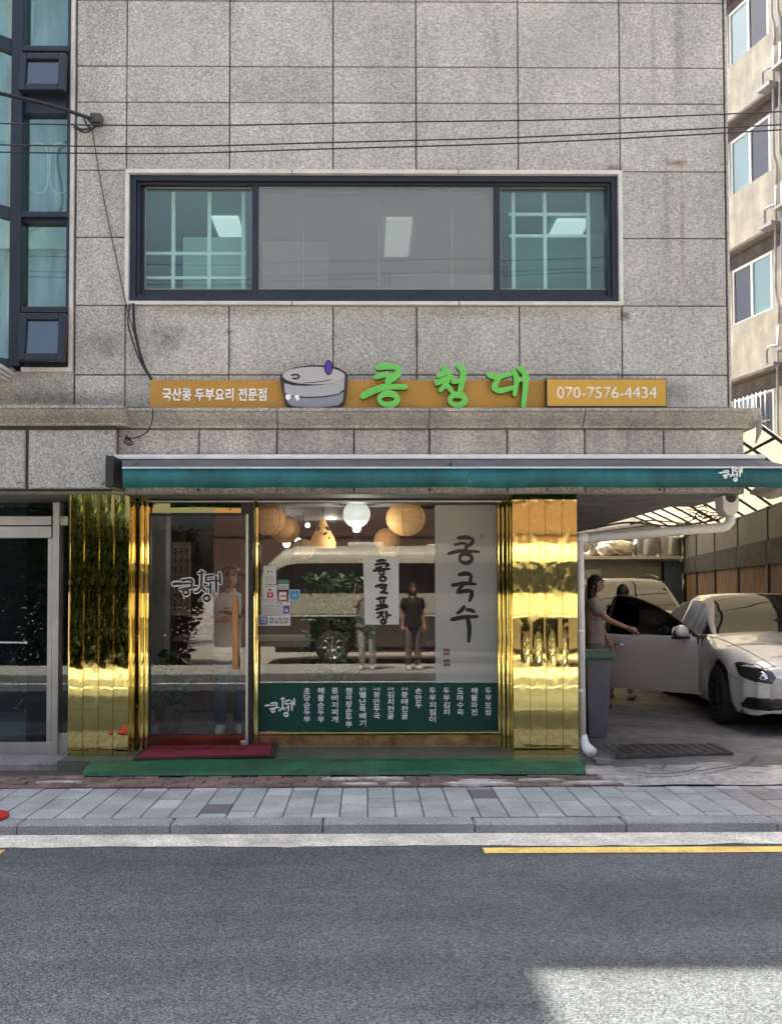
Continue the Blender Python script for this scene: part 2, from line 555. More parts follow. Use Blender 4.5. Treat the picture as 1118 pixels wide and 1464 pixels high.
# ================================================================== GROUND
ASPH = mat('asphalt', (.044, .053, .061), .85, nz=[('v', 130, .7), ('v', 210, .5), (.8, .26, (.3, 1.8, 1)), (.35, .12), (3, .14), (1.6, .18, (.12, 2.2, 1)), (2.0, -.14, (.4, 1.5, 1), (.58, .72)), (8, -.16, (.5, 1.2, 1), (.66, .76))], bump=[(150, .6, .004)])
# dark scuffs, kept as wear
CONC = mat('gutter_concrete', (.48, .475, .43), .9, nz=[(60, .35), (5, .25), (1.2, .12)], bump=[(70, .5, .006)])
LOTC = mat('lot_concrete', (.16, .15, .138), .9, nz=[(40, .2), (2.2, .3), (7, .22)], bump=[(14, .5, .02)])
FARC = mat('far_concrete', (.40, .38, .34), .9, nz=[(20, .15), (.8, .15)])
YEL = mat('yellow_road_paint', (.66, .49, .13), .7, nz=[(60, .25), (9, .2)])
KERB = mat('kerb_granite', (.22, .235, .245), .8, nz=[(80, .4), (3, .2)], rand=.08, bump=[(60, .3, .004)])
PAVER = mat('grey_paver', (.27, .295, .298), .85, nz=[(90, .25), (4, .16)], rand=.09, bump=[(90, .3, .003)])
PAVER_L = mat('pale_paver', (.37, .385, .39), .85, nz=[(90, .2), (4, .12)])
PAVER_D = mat('charcoal_paver', (.12, .115, .115), .85, nz=[(90, .2), (4, .12)])
PAVER_B = mat('brownish_paver', (.25, .245, .235), .85, nz=[(90, .3), (4, .2)], rand=.12)
MORT = mat('dark_mortar', (.07, .065, .06), .95, nz=[(30, .3)])
BRICKP = mat('worn_red_brick', (.16, .112, .098), .9, nz=[(40, .3), (7, .3)], rand=.22, bump=[(50, .5, .006)])
CEMENT = mat('cement_patch', (.45, .43, .40), .9, nz=[(30, .25), (6, .25)], bump=[(30, .5, .01)])
S = dict(kind='structure')

g = MB(); g.add([(-300, -300, -.03), (300, -300, -.03), (300, 300, -.03), (-300, 300, -.03)], [(0, 1, 2, 3)])
g.build('ground', FARC, **S)
yk = -2.15                                   # kerb face
m = MB(); m.add([(-60, -7.4, 0), (60, -7.4, 0), (60, yk - .25, 0), (-60, yk - .25, 0)], [(0, 1, 2, 3)]); m.build('road', ASPH, **S)
# concrete gutter with a ragged edge against the asphalt
m = MB(); n = 240; vs = []
for i in range(n + 1):
    x = -12 + 24 * i / n
    vs += [(x, yk - .265 + .015 * math.sin(x * 3.1) + random.uniform(-.012, .012), .004), (x, yk + .01, .006)]
m.add(vs, [(2 * i, 2 * i + 2, 2 * i + 3, 2 * i + 1) for i in range(n)]); m.build('gutter', CONC, **S)
ln = put('road_marking', None, **S)
for xa, xb, a in ((X(690, yk - .33, 1212), 14, 0), (-12, X(4, yk - .36, 1220), 0)):
    m = MB(); n = 60; vs = []
    for i in range(n + 1):
        x = xa + (xb - xa) * i / n
        vs += [(x, yk - .425 + random.uniform(-.004, .004), .004), (x, yk - .31 + random.uniform(-.004, .004), .004)]
    m.add(vs, [(2 * i, 2 * i + 2, 2 * i + 3, 2 * i + 1) for i in range(n)]); m.build('yellow_line', YEL, ln)

ZK = .075
kb = put('kerb', None, **S)
x = -9.3; i = 0
while x < 9:
    L = 1.0
    dz = random.uniform(-.003, .003) - (.006 if -.3 < x < .9 else 0)
    MB().tile(x + .004, x + L - .004, yk, yk + .15, -.02, ZK + dz, .012).build('kerb_stone', KERB, kb); x += L
sw = put('sidewalk', None, **S)
MB().box(-9, 9, yk + .152, -1.13, -.02, ZK - .008).build('bedding', MORT, sw)
pm = {}
def paver(mt, wx, wy):
    key = (mt.name, round(wx, 3), round(wy, 3))
    if key not in pm:
        pm[key] = MB().tile(0, wx - .008, 0, wy - .007, -.04, 0, .004).mesh('paver', mt)
    return pm[key]
px0 = .192; cols = int(8.0 / px0)
ys0, ys1 = yk + .155, -1.135
for c in range(-22, 23):
    xx = c * px0
    y = ys0; first = True
    off = random.choice([.10, .17, .25, .25])
    r = 0
    while y < ys1 - .02:
        hy = off if first else .262
        first = False
        hy = min(hy, ys1 - y)
        if hy < .03: break
        t = random.random()
        mt = PAVER
        if xx > 2.55: mt = PAVER_B
        elif t < .025: mt = PAVER_L
        if (c, r) in ((4, 2), (-6, 1)): mt = PAVER_D
        if hy < .09: mt = PAVER_L if random.random() < .5 else mt
        put('paver', paver(mt, px0, hy), sw, (xx, y, ZK + random.uniform(-.002, .003)))
        y += hy; r += 1
# old brick strip by the shop step, partly cemented over
bs = put('brick_strip', None, **S)
MB().box(-9, 2.0, -1.13, -.3, -.02, .066).build('bedding', MORT, bs)
bmes = MB().tile(0, .196, 0, .092, -.04, 0, .005).mesh('brick', BRICKP)
bmes2 = MB().tile(0, .092, 0, .196, -.04, 0, .005).mesh('brick', BRICKP)
for r in range(4):
    x = -4.6 + (r % 2) * .1
    while x < 1.9:
        put('brick', bmes, bs, (x, -1.125 + r * .1, .088 + random.uniform(-.006, .004)), rz=random.uniform(-.02, .02))
        x += .2
rr = random.Random(3)
for k in range(11):
    cx = rr.choice([-2.5, -1.6, -.9, -.1, .2, .7, 1.2, 1.6, 1.85, .95, -.5]) + rr.uniform(-.2, .2); cy = rr.choice([-1.08, -.98, -.9])
    rad = rr.uniform(.06, .19)
    pts = [(cx + rad * 1.5 * math.cos(a) * rr.uniform(.55, 1.2), cy + rad * .32 * math.sin(a) * rr.uniform(.5, 1.2)) for a in [2 * PI * q / 18 for q in range(18)]]
    mm = MB(); zt = .096 + .0007 * k
    mm.add([(p[0], p[1], zt - .02) for p in pts] + [(cx + (p[0] - cx) * .93, cy + (p[1] - cy) * .93, zt) for p in pts] + [(cx, cy, zt + .004)],
           [(q, (q + 1) % 18, (q + 1) % 18 + 18, q + 18) for q in range(18)] + [(q + 18, (q + 1) % 18 + 18, 36) for q in range(18)])
    mm.build('cement_patch', CEMENT, bs)

# car park floor: uneven concrete with cracks
m = MB(); nx, ny = 60, 80; vs = []
for j in range(ny + 1):
    for i in range(nx + 1):
        x = 1.80 + 9 * i / nx; y = -1.115 + 15 * (j / ny) ** 1.6
        z = .082 + .02 * max(0, min(1, (y + 1) / 1.5)) + .004 * math.sin(x * 7 + y * 3) * (1 if y < .5 else .3) + random.uniform(-.004, .004) * (1 if -.95 < y < 0 else .3)
        vs.append((x, y, z))
m.add(vs, [(j * (nx + 1) + i, j * (nx + 1) + i + 1, (j + 1) * (nx + 1) + i + 1, (j + 1) * (nx + 1) + i) for j in range(ny) for i in range(nx)], 0, True)
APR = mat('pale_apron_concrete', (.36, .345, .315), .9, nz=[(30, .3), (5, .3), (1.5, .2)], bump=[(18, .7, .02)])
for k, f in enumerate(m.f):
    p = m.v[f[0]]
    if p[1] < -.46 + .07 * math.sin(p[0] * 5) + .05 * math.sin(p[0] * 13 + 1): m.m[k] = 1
lot = m.build('car_park_floor', [LOTC, APR], **S)
m = MB()
for pl in ([(862, 1078), (890, 1098), (930, 1106), (975, 1104), (1000, 1096)], [(935, 1075), (950, 1090), (945, 1100)], [(1000, 1102), (1060, 1092), (1080, 1080)], [(845, 1095), (860, 1108), (850, 1114)]):
    pts = catmull([Vector(q) for q in pl], 5)
    for a, b in zip(pts, pts[1:]):
        def gp(q):
            d = ROT @ Vector(((q.x - CX) / F, (CY - q.y) / F, -1)); return CAM + d * ((.112 - CAM.z) / d.z)
        A, B = gp(a), gp(b); w_ = .012
        m.add([(A.x, A.y - w_, A.z), (B.x, B.y - w_, B.z), (B.x, B.y + w_, B.z), (A.x, A.y + w_, A.z)], [(0, 1, 2, 3)])
m.build('crack', MORT, lot)
# far side of the street (seen in the glass and the brass)
MB().box(-40, 40, -7.62, -7.4, -.02, .10).build('far_kerb', KERB, **S)
MB().box(-40, 40, -9.6, -7.62, -.02, .09).build('far_pavement', mat('far_paving', (.36, .35, .33), .9, nz=[(3, .2)]), **S)
for yy in (-6.9,):
    m = MB(); m.box(-40, 40, yy - .06, yy + .06, .0, .004); m.build('edge_line', WHITE, ln)

# ================================================================== BUILDING
B = thing('commercial_building', 'grey granite-clad commercial building with the golden tofu shopfront at street level', 'building', (0, 0, 0))
colx = [X(q, 0, 390) for q in (108, 180, 328, 476.5, 595.5, 742, 888, 1038)]
rowz = [Z(q, 0) for q in (-105, -50, 2, 95.5, 147, 244.3, 340, 437, 536, 583)]
WX0, WX1, WZ0, WZ1 = R(180, 244.3, 889, 437, 0)
GAP = .0055
for ci in range(7):
    for ri in range(9):
        xa, xb, za, zb = colx[ci], colx[ci + 1], rowz[ri + 1], rowz[ri]
        if 1 <= ci <= 5 and ri in (5, 6): continue
        if ri == 5 and False: pass
        MB().slab(xa + GAP, xb - GAP, za + GAP, zb - GAP, random.uniform(-.002, .002), .04, .004).build('granite_panel', GR, B)
# panel under the bay window
MB().slab(-4.6, X(107, 0, 550) - GAP * 2, rowz[9] + GAP, Z(531, 0), 0, .04, .004).build('granite_panel', GR, B)
# core: front wall with an opening for the window, roof mass
XR = X(1038.5, 0, 300)
C = MB()
C.box(-2.78, WX0, .03, .3, 2.6, 9.95); C.box(WX1, XR, .03, .3, 2.6, 9.95); C.box(WX0, WX1, .03, .3, WZ1, 9.95); C.box(WX0, WX1, .03, .3, 2.6, WZ0)
C.box(-12, XR - .002, .302, 12, 7.4, 9.95); C.box(XR - .3, XR, .3, 9.4, 2.6, 7.4); C.box(-12, -2.78, .6, .9, 2.6, 7.4)
C.box(-12, XR - .002, 9.0, 9.4, 0, 7.4)
C.box(-12, -2.78, .02, .3, 7.5, 9.95)
C.box(-12, -2.05, .04, 12, 9.95, 14)
C.build('wall', JOINT, B)
MB().box(XR + .001, XR + .02, .0, 9.4, 2.75, 9.95).build('side_wall', GR, B)
# pale stone trims round the window and the bay
T = MB(); t_ = .033
T.box(WX0 - .003, WX1 + .003, -.02, .05, WZ1 - t_, WZ1 + .004); T.box(WX0 - .003, WX0 + t_, -.02, .05, WZ0 + t_, WZ1 - t_)
T.box(WX1 - t_, WX1 + .003, -.02, .05, WZ0 + t_, WZ1 - t_); T.box(WX0 - .003, WX1 + .003, -.03, .05, WZ0, WZ0 + t_)
T.build('window_surround', TRIM, B, bev=.003)
for px in (418, 655): # joints in the trim
    x = X(px, 0, 247); MB().box(x - .004, x + .004, -.021, .0, WZ1 - t_, WZ1 + .005).build('trim_joint', JOINT, B)
    MB().box(x - .004, x + .004, -.031, .0, WZ0 - .001, WZ0 + t_ + .001).build('trim_joint', JOINT, B)

GLT = glass('teal_window_glass', (.66, .89, .82), 1.6, body=.05, bodycol=(.5, .56, .53), wave=.0004)
GLF = glass('frosted_film_glass', (.62, .66, .62), 1.6, body=.34, bodycol=(.38, .395, .355), wave=.0004)
win = MB()
fx0, fx1, fz0, fz1 = WX0 + t_ + .001, WX1 - t_ - .001, WZ0 + t_ + .001, WZ1 - t_ - .001
win.ring(fx0, fx1, fz0, fz1, .055, .055, .05, .05, .02, .22)
win.ring(fx0 + .055, fx1 - .055, fz0 + .05, fz1 - .05, .03, .03, .03, .022, .05, .2)
win.build('window_frame', NAVY, B, bev=.003)
for (a, b, yy, mt, l, r) in ((200, 371, .10, GLT, .05, .07), (361, 714, .065, GLF, .062, .062), (705, 877, .10, GLT, .065, .05)):
    xa, xb, za, zb = R(a, 259, b, 425, yy)
    s_ = MB().ring(xa, xb, za, zb, l, r, .075, .06, yy, yy + .03).build('sash', NAVY, B, bev=.004)
    MB().box(xa + l - .004, xb - r + .004, yy + .011, yy + .017, za + .071, zb - .056).build('pane', mt, s_)
    MB().ring(xa + l, xb - r, za + .075, zb - .06, .006, .006, .006, .006, yy + .002, yy + .010).build('gasket', mat('grey_gasket', (.3, .31, .31), .6), s_)
# room behind: ceiling panels, partitions and the white bars of the inner windows
TEALW = mat('teal_wall', (.16, .30, .28), .8, nz=[(2, .1)])
TEALL = mat('pale_teal_board', (.45, .60, .56), .7)
RM = MB()
RM.box(WX0 - .3, WX1 + .2, 3.6, 3.7, 3.2, 5.6); RM.box(WX0 - .32, WX0 - .3, .3, 3.7, 3.2, 5.6); RM.box(WX1 + .2, WX1 + .22, .3, 3.7, 3.2, 5.6)
RM.box(WX0 - .3, WX1 + .2, .3, 3.7, 5.45, 5.6); RM.box(WX0 - .3, WX1 + .2, .3, 3.7, 3.2, 3.3)
RM.build('upstairs_room', mat('upstairs_plaster', (.45, .58, .55), .8), B)
LEDM = mat('ceiling_led_panel', (.8, .8, .8), .5, emit=((.9, 1, .97), .17))
for (cx, cy, wx, wy) in ((-1.46, 1.12, .27, .55), (.33, 1.35, .27, .97), (2.13, 1.1, .34, .42)):
    MB().box(cx - wx / 2, cx + wx / 2, cy - wy / 2, cy + wy / 2, 5.42, 5.449).build('ceiling_light', LEDM, B)
BARW = mat('white_window_bar', (.84, .86, .84), .5)
for (vx, hz, x0p, x1p, zlo) in (((248, 299.5, 348), (362, 397), 209, 352, 0), ((734, 779, 841), (305, 336), 728, 843, 0)):
    yy = .25
    xa, xb, za, zb = R(x0p, 262, x1p, 416, yy)
    iw = MB()
    for q in vx:
        x = X(q, yy, 340); iw.box(x - .016, x + .016, yy, yy + .025, za, zb)
    for q in hz:
        z = Z(q, yy, 340); iw.box(xa, xb, yy + .003, yy + .022, z - .014, z + .014)
    iw.build('inner_window_bars', BARW, B)
for q in (434, 541.5, 646):
    x = X(q, .3, 340); MB().box(x - .006, x + .006, .3, .305, WZ0 - .1, WZ1 + .1).build('blind_cord', BARW, B)
# furniture and partitions seen through the side panes
fm = MB(); 
def fr(mb, x0, y0, x1, y1, yy, d=.3, mi=0):
    xa, xb, za, zb = R(x0, y0, x1, y1, yy); mb.box(xa, xb, yy, yy + d, za, zb, mi)
fr(fm, 205, 308, 300, 440, 1.6, .1); fm.build('partition', mat('dim_teal_partition', (.12, .25, .25), .8), B)
fm = MB(); fr(fm, 262, 339, 352, 440, .5, .35); fm.build('filing_cabinet', TEALL, B)
fm = MB(); fr(fm, 735, 338, 842, 440, .6, .35); fm.build('filing_cabinet', mat('dim_teal_board', (.16, .28, .27), .8), B)
fm = MB(); fr(fm, 845, 335, 870, 440, .8, .1); fr(fm, 560, 392, 705, 440, .5, .1); fr(fm, 375, 345, 470, 440, .5, .08); fm.build('partition', TEALL, B)

# bay window on the left
BAY = MB()
yb = -.03
xl, xr = X(25, yb, 300), X(99.5, yb, 300)
zt, zb_ = Z(-110, yb), Z(525, yb)
def hbar(mb, p0, p1, pa, pb, y0=yb, y1=.08):
    xa, xb, za, zb = R(pa, p0, pb, p1, y0); mb.box(xa, xb, y0, y1, za, zb)
BAY.box(X(95.5, yb, 300), xr, yb, .1, zb_, zt)
BAY.box(X(18, yb, 300), X(34, yb, 300), yb - .05, .1, zb_, zt)
for a, b in ((65, 80), (133, 162), (302, 318), (438, 452), (516, 526)): hbar(BAY, a, b, 34, 95.5)
BAY.build('bay_frame', NAVY, B, bev=.004)
BARS = MB()
for a in (66, 303, 439): 
    xa, xb, za, zb = R(31, a, 98, a + 8, yb - .03); MB().box(xa, xb, yb - .045, yb - .001, za, zb).build('transom', NAVY, B, bev=.008)
GLB = glass('bay_glass', (.62, .82, .80), 1.7, wave=.0005)
for a, b in ((-100, 65), (162, 302), (318, 438)):
    xa, xb, za, zb = R(34, a, 95.5, b, yb); MB().box(xa, xb, .02, .027, za, zb).build('pane', GLB, B)
for a, b in ((80, 136), (450, 519)):                                  # top-hung vents, pushed open a little
    xa, xb, za, zb = R(31, a, 97, b, yb - .03)
    h = zb - za
    v_ = MB().ring(0, xb - xa, -h, 0, .065, .065, .065, .06, -.03, .03)
    vo = v_.build('vent_sash', NAVY, B, loc=(xa, yb - .045, zb), bev=.006)
    vo.rotation_euler.x = -.10
    MB().box(.06, xb - xa - .06, -.004, .003, -h + .06, -.055).build('vent_pane', glass('vent_glass', (.45, .55, .6), 2.0), vo)
    MB().box(xa + .01, xb - .01, .0, .02, za, zb).build('vent_back', NAVY, B)
# slanted facet towards the street
k45 = Vector((-.78, -.62, 0)).normalized()
P0 = Vector((X(20, yb, 300), yb - .03, 0))
def facet(name, mt, za, zb, d0, d1, th=.07, off=0):
    nrm = Vector((-k45.y, k45.x, 0)) * 1
    nrm = Vector((.62, -.78, 0)).normalized()
    A = P0 + k45 * d0 + nrm * off; Bq = P0 + k45 * d1 + nrm * off
    v = [A, Bq, Bq - nrm * th, A - nrm * th]
    mm = MB(); mm.add([(p.x, p.y, za) for p in v] + [(p.x, p.y, zb) for p in v], [(0, 1, 2, 3), (4, 5, 6, 7), (0, 1, 5, 4), (1, 2, 6, 5), (2, 3, 7, 6), (3, 0, 4, 7)])
    return mm.build(name, mt, B)
for a, b in ((62, 80), (300, 316), (515, 528)):
    facet('facet_transom', NAVY, Z(b, yb), Z(a, yb), .0, 1.4)
for a, b in ((-100, 62), (80, 300), (316, 515)):
    facet('facet_pane', GLB, Z(b, yb), Z(a, yb), .05, 1.4, .008, -.03)
facet('facet_post', NAVY, Z(528, yb), zt, .9, 1.0, .08, .01)
BL = mat('sky_reflection_pale', (.6, .75, .74), .8, nz=[(3, .12, (1, 1, .3))])
BL2 = mat('green_roller_blind', (.55, .72, .62), .8, nz=[(4, .15)])
BL3 = mat('sky_reflection_teal', (.40, .54, .55), .8, nz=[(8, .3, (1, 1, .2))])  # pale teal paints the sky's reflection in the bay panes
xa, xb = X(18, .35, 300) - .9, X(100, .35, 300) + .1
for mt, a, b, yy in ((BL3, -110, 160, .35), (BL3, 160, 312, .34), (BL2, 312, 356, .26), (BL3, 356, 530, .36)):
    MB().box(xa, xb, yy, yy + .02, Z(b, yy), Z(a, yy)).build('bay_backing', mt, B)  # backing sheets added behind the bay glass
rl = MB()                                                            # looped white railing inside
yy = .12
for cx in (55, 86):
    a = []
    for q in range(33):
        an = 2 * PI * q / 32
        a.append(P(cx + 14 * math.copysign(abs(math.cos(an)) ** .8, math.cos(an)), 241 + 36 * math.copysign(abs(math.sin(an)) ** .45, math.sin(an)), yy))
    rl.tube(a, .010, 6)
for cx in (43, 81): rl.tube([P(cx, 181, yy), P(cx, 298, yy)], .007, 6)
rl.tube([P(47, 2, yy), P(45, 60, yy)], .02, 6)
rl.build('railing', BARW, B)
TB = MB()
TB.box(X(99.6, 0, 300), X(106.5, 0, 300), -.02, .05, Z(532, 0), 7.5); TB.box(X(32, 0, 529), X(99.5, 0, 529), -.03, .05, Z(532.5, 0), Z(526, 0))
TB.build('bay_surround', TRIM, B, bev=.003)
lg = MB()
for i, (a, b) in enumerate(((528, 534), (534.5, 539), (539.5, 544))):
    e = X(15 - i * 3, -.1, a)
    lg.box(-4.6, e, -.62 + .05 * i, .05, Z(b, -.1), Z(a, -.1))
lg.build('bay_ledge', TRIM, B, bev=.004)
for q in (4, 11): 
    pass

# cornice and lower granite band
YB = -.30
zc0, zc1 = Z(584, YB - .1), Z(613, YB)
def cornice(x0, x1, name, dy=0.):
    h = zc0 - zc1
    pr = [(.05, zc0), (YB - .13 + dy, zc0), (YB - .13 + dy, zc0 - .028), (YB - .11 + dy, zc0 - .03), (YB - .105 + dy, zc0 - .055), (YB - .08 + dy, zc0 - .085),
          (YB - .045 + dy, zc0 - .112), (YB - .02 + dy, zc0 - .135), (YB - .015 + dy, zc1 + .004), (.05, zc1 + .004)]
    return MB().prof_x(pr, x0, x1).build(name, GR2, B)
cj = [X(q, YB - .1, 598) for q in (176, 396, 614, 836, 1086)]
for a, b in zip(cj, cj[1:]): cornice(a + .004, b - .004, 'cornice_stone')
bj = [X(q, YB, 630) for q in (160, 284.6, 396, 506, 614, 725, 836, 949, 1064)]
zb0, zb1 = zc1, Z(704, YB)
for a, b in zip(bj, bj[1:]):
    MB().slab(a + GAP, b - GAP, Z(651, YB), zb0 - .004, YB, .0, .012).build('granite_block', GR2, B)
    MB().slab(a + GAP, b - GAP, zb1, Z(651, YB) - .008, YB + .004, .0, .008).build('granite_block', GR2, B)
MB().box(bj[0], bj[-1] - .01, YB + .03, .029, zb1 + .01, zc0 - .02).build('band_core', JOINT, B)
MB().box(X(940, -.3, 584), X(1060, -.3, 584), -.3, -.05, zc0 + .001, zc0 + .022).build('cornice_patch', PVC, B)
# left: the neighbour's fascia stands prouder
YF = -.42
cornice(-5, X(178, YF - .1, 598), 'fascia_cornice', -.12)
zf1 = Z(700, YF)
for a, b in ((-140, 36), (41, 165)):
    xa, xb, za, zb = R(a, 613, b, 699, YF)
    MB().slab(xa, xb, za + .004, zb - .01, YF, YF + .06, .01).build('fascia_panel', GR, B)
MB().box(-5, X(164, YF, 650), YF + .02, .02, zf1 + .005, zc0 - .02).build('fascia_core', JOINT, B)
bl = MB()
for px_, py_ in ((27, 689), (44, 689), (147, 690), (152, 618)):
    p = P(px_, py_, YF); MB().lathe([(.0, -.012), (.016, -.010), (.02, 0)], 10, (p.x, YF, p.z), 'y').build('fixing_bolt', GR2, B)
# soffit above the shopfront and the open car park
ZS = zb1
SOF = mat('grey_soffit', (.22, .215, .20), .7, nz=[(4, .25)])
MB().box(-5, XR, YB + .03, .9, ZS - .012, ZS + .05).build('soffit', SOF, B)
MB().box(1.9, XR - .01, .9, 9.0, ZS + .06, ZS + .12).build('car_park_ceiling', mat('dark_ceiling', (.05, .055, .06), .8), B)
ct = MB()
vs = []
for i in range(9):
    for j in range(9):
        u, v_ = i / 8, j / 8
        vs.append((2.0 + 1.25 * u, .95 + 6 * v_, ZS + .03 - .10 * math.sin(PI * u) * (.4 + .6 * abs(math.sin(v_ * 7)))))
ct.add(vs, [(i * 9 + j, i * 9 + j + 1, (i + 1) * 9 + j + 1, (i + 1) * 9 + j) for i in range(8) for j in range(8)], 0, True)
ct.add([(a, b, c + .008) for a, b, c in vs], [(i * 9 + j, (i + 1) * 9 + j, (i + 1) * 9 + j + 1, i * 9 + j + 1) for i in range(8) for j in range(8)], 0, True)
tarp = ct.build('ceiling_tarp', mat('grey_tarp', (.22, .22, .22), .7, nz=[(7, .25)]), B)
# shop interior shell
SHW = mat('dark_red_wall', (.095, .055, .05), .8, nz=[(2, .2)])
SH = MB()
SH.box(-3.2, 1.62, 4.6, 4.7, 0, ZS); SH.box(-3.3, -2.35, .5, .56, 0, ZS - .02); SH.box(1.6, 1.9, .24, 9, 0, ZS - .02)
SH.box(-2.75, -2.65, .56, 4.6, 0, ZS - .02)
SH.build('shop_wall', SHW, B)
MB().box(-2.65, 1.6, .24, 4.6, ZS - .01, ZS + .1).build('shop_ceiling', mat('shop_ceiling_paint', (.06, .06, .07), .7), B)
pl = MB()
for q in range(9): 
    pl.box(-2.6 + q * .5, -2.595 + q * .5, 4.585, 4.6, 1.0, ZS - .02)
pl.build('panel_joint', JOINT, B)
MB().box(-2.65, 1.6, .10, 4.6, .05, .165).build('shop_floor', mat('shop_floor_tile', (.16, .14, .12), .35, nz=[(2, .15)]), B)
# ================================================================== SHOPFRONT
YG, YP, ZF = .17, -.27, .16
def strip(x0, x1, z0, z1, yf, parent, tilt=0., sag=.0008, depth=.03):
    """bowed mirror-polished brass panel"""
    n = 10; m = MB(); v = []
    for i in range(n + 1):
        u = i / n; x = x0 + (x1 - x0) * u
        y = yf + sag * 4 * (u - .5) ** 2 + tilt * (u - .5) * (x1 - x0)
        v += [(x, y, z0), (x, y, z1)]
    m.add(v, [(2 * i, 2 * i + 2, 2 * i + 3, 2 * i + 1) for i in range(n)], 0, True)
    m.add([(x0, yf + sag, z0), (x0, yf + depth, z0), (x0, yf + depth, z1), (x0, yf + sag, z1), (x1, yf + sag, z0), (x1, yf + depth, z0), (x1, yf + depth, z1), (x1, yf + sag, z1)],
          [(0, 1, 2, 3), (4, 7, 6, 5), (1, 5, 6, 2)], 0)
    return m.build('brass_panel', GOLD, parent)
for edges, ret in (((100, 120, 142, 163, 185), 1), ((733, 757, 780, 804, 826), 0)):
    xs = [X(e, YP, 890) for e in edges]
    core = MB().box(xs[0] + .004, xs[-1] - .004, YP + .028, YG + .2, ZF + .001, ZS - .013).build('pillar', GOLD, B)
    for a, b, tl in zip(xs, xs[1:], ((.0, .004, -.003, .002) if not ret else (.003, -.004, .002, -.002))):
        strip(a + .003, b - .003, ZF + .002, ZS - .014, YP, core, tl)
    if ret: strip(xs[0] - .012, xs[0], ZF + .002, ZS - .014, YP + .01, core)
# slim brass posts beside door and window
for a, b, yy in ((199, 205.5, .0), (206.5, 212.5, .02), (363.5, 369, .07), (711.5, 716, .10), (717.5, 722, .06), (724, 730, .02), (187, 196, .06)):
    xa, xb = X(a, yy, 890), X(b, yy, 890)
    strip(xa, xb, ZF - .02, ZS - .014, yy, B, 0, .004, .05)
hx0, hx1 = X(187, .05, 716), X(733, .05, 716)
MB().box(hx0, hx1, .11, .2, Z(718.5, .1), ZS - .014).build('header_bar', DARK, B)
MB().box(hx0, hx1, .085, .108, ZS - .045, ZS - .032).build('header_trim', ALU, B)

SHG = glass('shop_glass', (.90, .93, .91), 1.52)
DOORG = glass('door_glass', (.78, .80, .80), 1.5)
xa, xb, za, zb = R(369, 718, 711, 1046, YG)
MB().box(xa, xb, YG, YG + .01, za, zb).build('shop_window', SHG, B)
MB().box(xa - .01, xb + .005, YG - .03, YG + .03, za - .028, za - .001).build('window_sill', GOLD, B, bev=.004)
BRZ = mat('dirty_bronze', (.30, .20, .10), .28, .8, nz=[(6, .5), (25, .2)])
MB().box(xa - .01, xb + .005, YG - .015, YG + .03, ZF - .02, za - .029).build('window_base', BRZ, B)
# dark green menu film on the glass
FILM = mat('green_menu_film', (.010, .062, .046), .55, spec=.2)
fa, fb, fz0, fz1 = R(370, 976.5, 711, 1045, YG - .004)
film = MB().box(fa, fb, YG - .004, YG - .001, fz0 + .002, fz1).build('menu_film', FILM, B)
WT = mat('white_lettering', (.88, .89, .86), .5)
yl = YG - .0045
for i, (pre, s) in enumerate((('', '초당순두부'), ('', '해물순두부'), ('', '콩비지찌개'), ('', '청국장순두부'), ('얼큰', '별난뚝배기'), ('수제', '왕만두국'), ('두부', '김치전골'), ('두부', '황태전골'),
                              ('', '손만두'), ('', '두부지짐이'), ('', '두부김치'), ('', '도마수육'), ('', '해물파전'), ('', '두부보쌈'))):
    cx = 439 + i * 19.92; y0 = 983.0; pt = 10.2
    if pre:
        text('menu_lettering', pre, WT, cx, y0 + 2.2, 4.6, yl, film, .012, .001, wpx=9.6); y0 += 5.6
    if s == '청국장순두부': pt = 9.6
    for ch in s:
        text('menu_lettering', ch, WT, cx, y0 + 4.6, 9.0 if ch not in '도손조' else 8.4, yl, film, .022, .001, wpx=9.4); y0 += pt
lm = MB(); ink(lm, LOGO, logo_tr(400.5, 1010, 43, yl), yl, .002, 1.05); lm.build('logo_lettering', WT, film)

# entrance door
xa, xb, za, zb = R(213, 735, 357, 1066, .08)
dr = put('entrance_door', None, B)
MB().box(xa, xa + .02, .06, .10, za, zb).build('stile', DARK, dr)
MB().box(xb - .032, xb - .008, .05, .10, za, zb).build('stile', ALU, dr, bev=.004)
MB().box(xa + .02, xb - .032, .06, .10, zb - .018, zb).build('top_rail', DARK, dr)
MB().box(xa + .02, xb - .032, .055, .10, za, za + .10).build('bottom_rail', mat('red_bronze_rail', (.22, .07, .045), .2, .9, nz=[(5, .3)]), dr)
MB().box(xa + .02, xb - .032, .076, .084, za + .10, zb - .018).build('door_pane', DOORG, dr)
hm = MB(); ha, hb, hz0, hz1 = R(332.5, 852, 341, 957, .03)
hm.box(ha, hb, .015, .045, hz0, hz1)
hm.build('door_handle', mat('varnished_wood', (.42, .17, .055), .35, nz=[(30, .25, (1, 1, .06))]), dr, bev=.008)
fm = MB()
for z_ in (hz0 + .12, hz1 - .12): fm.tube([((ha + hb) / 2, .044, z_), ((ha + hb) / 2, .077, z_)], .008, 8)
fm.build('handle_stud', STEEL, dr)
hp = P(349, 1060, .05); MB().box(hp.x - .03, hp.x + .025, .03, .05, hp.z - .04, hp.z + .01).build('pivot', STEEL, dr, bev=.006)
dl = MB(); ink(dl, LOGO, logo_tr(282, 837, 69, .0745), .0745, .001, 2.0, 0, .1)
dl.build('logo_outline', WT, dr)
dl = MB(); ink(dl, LOGO, logo_tr(282, 837, 69, .0665), .0665, .001, 1.05, 0, .1)
dl.build('logo_lettering', mat('logo_dark', (.03, .035, .035), .5), dr)
MB().box(X(216, .1, 725), X(345, .1, 725), .10, .14, Z(733, .1), Z(719.5, .1)).build('door_transom', GOLD, B)
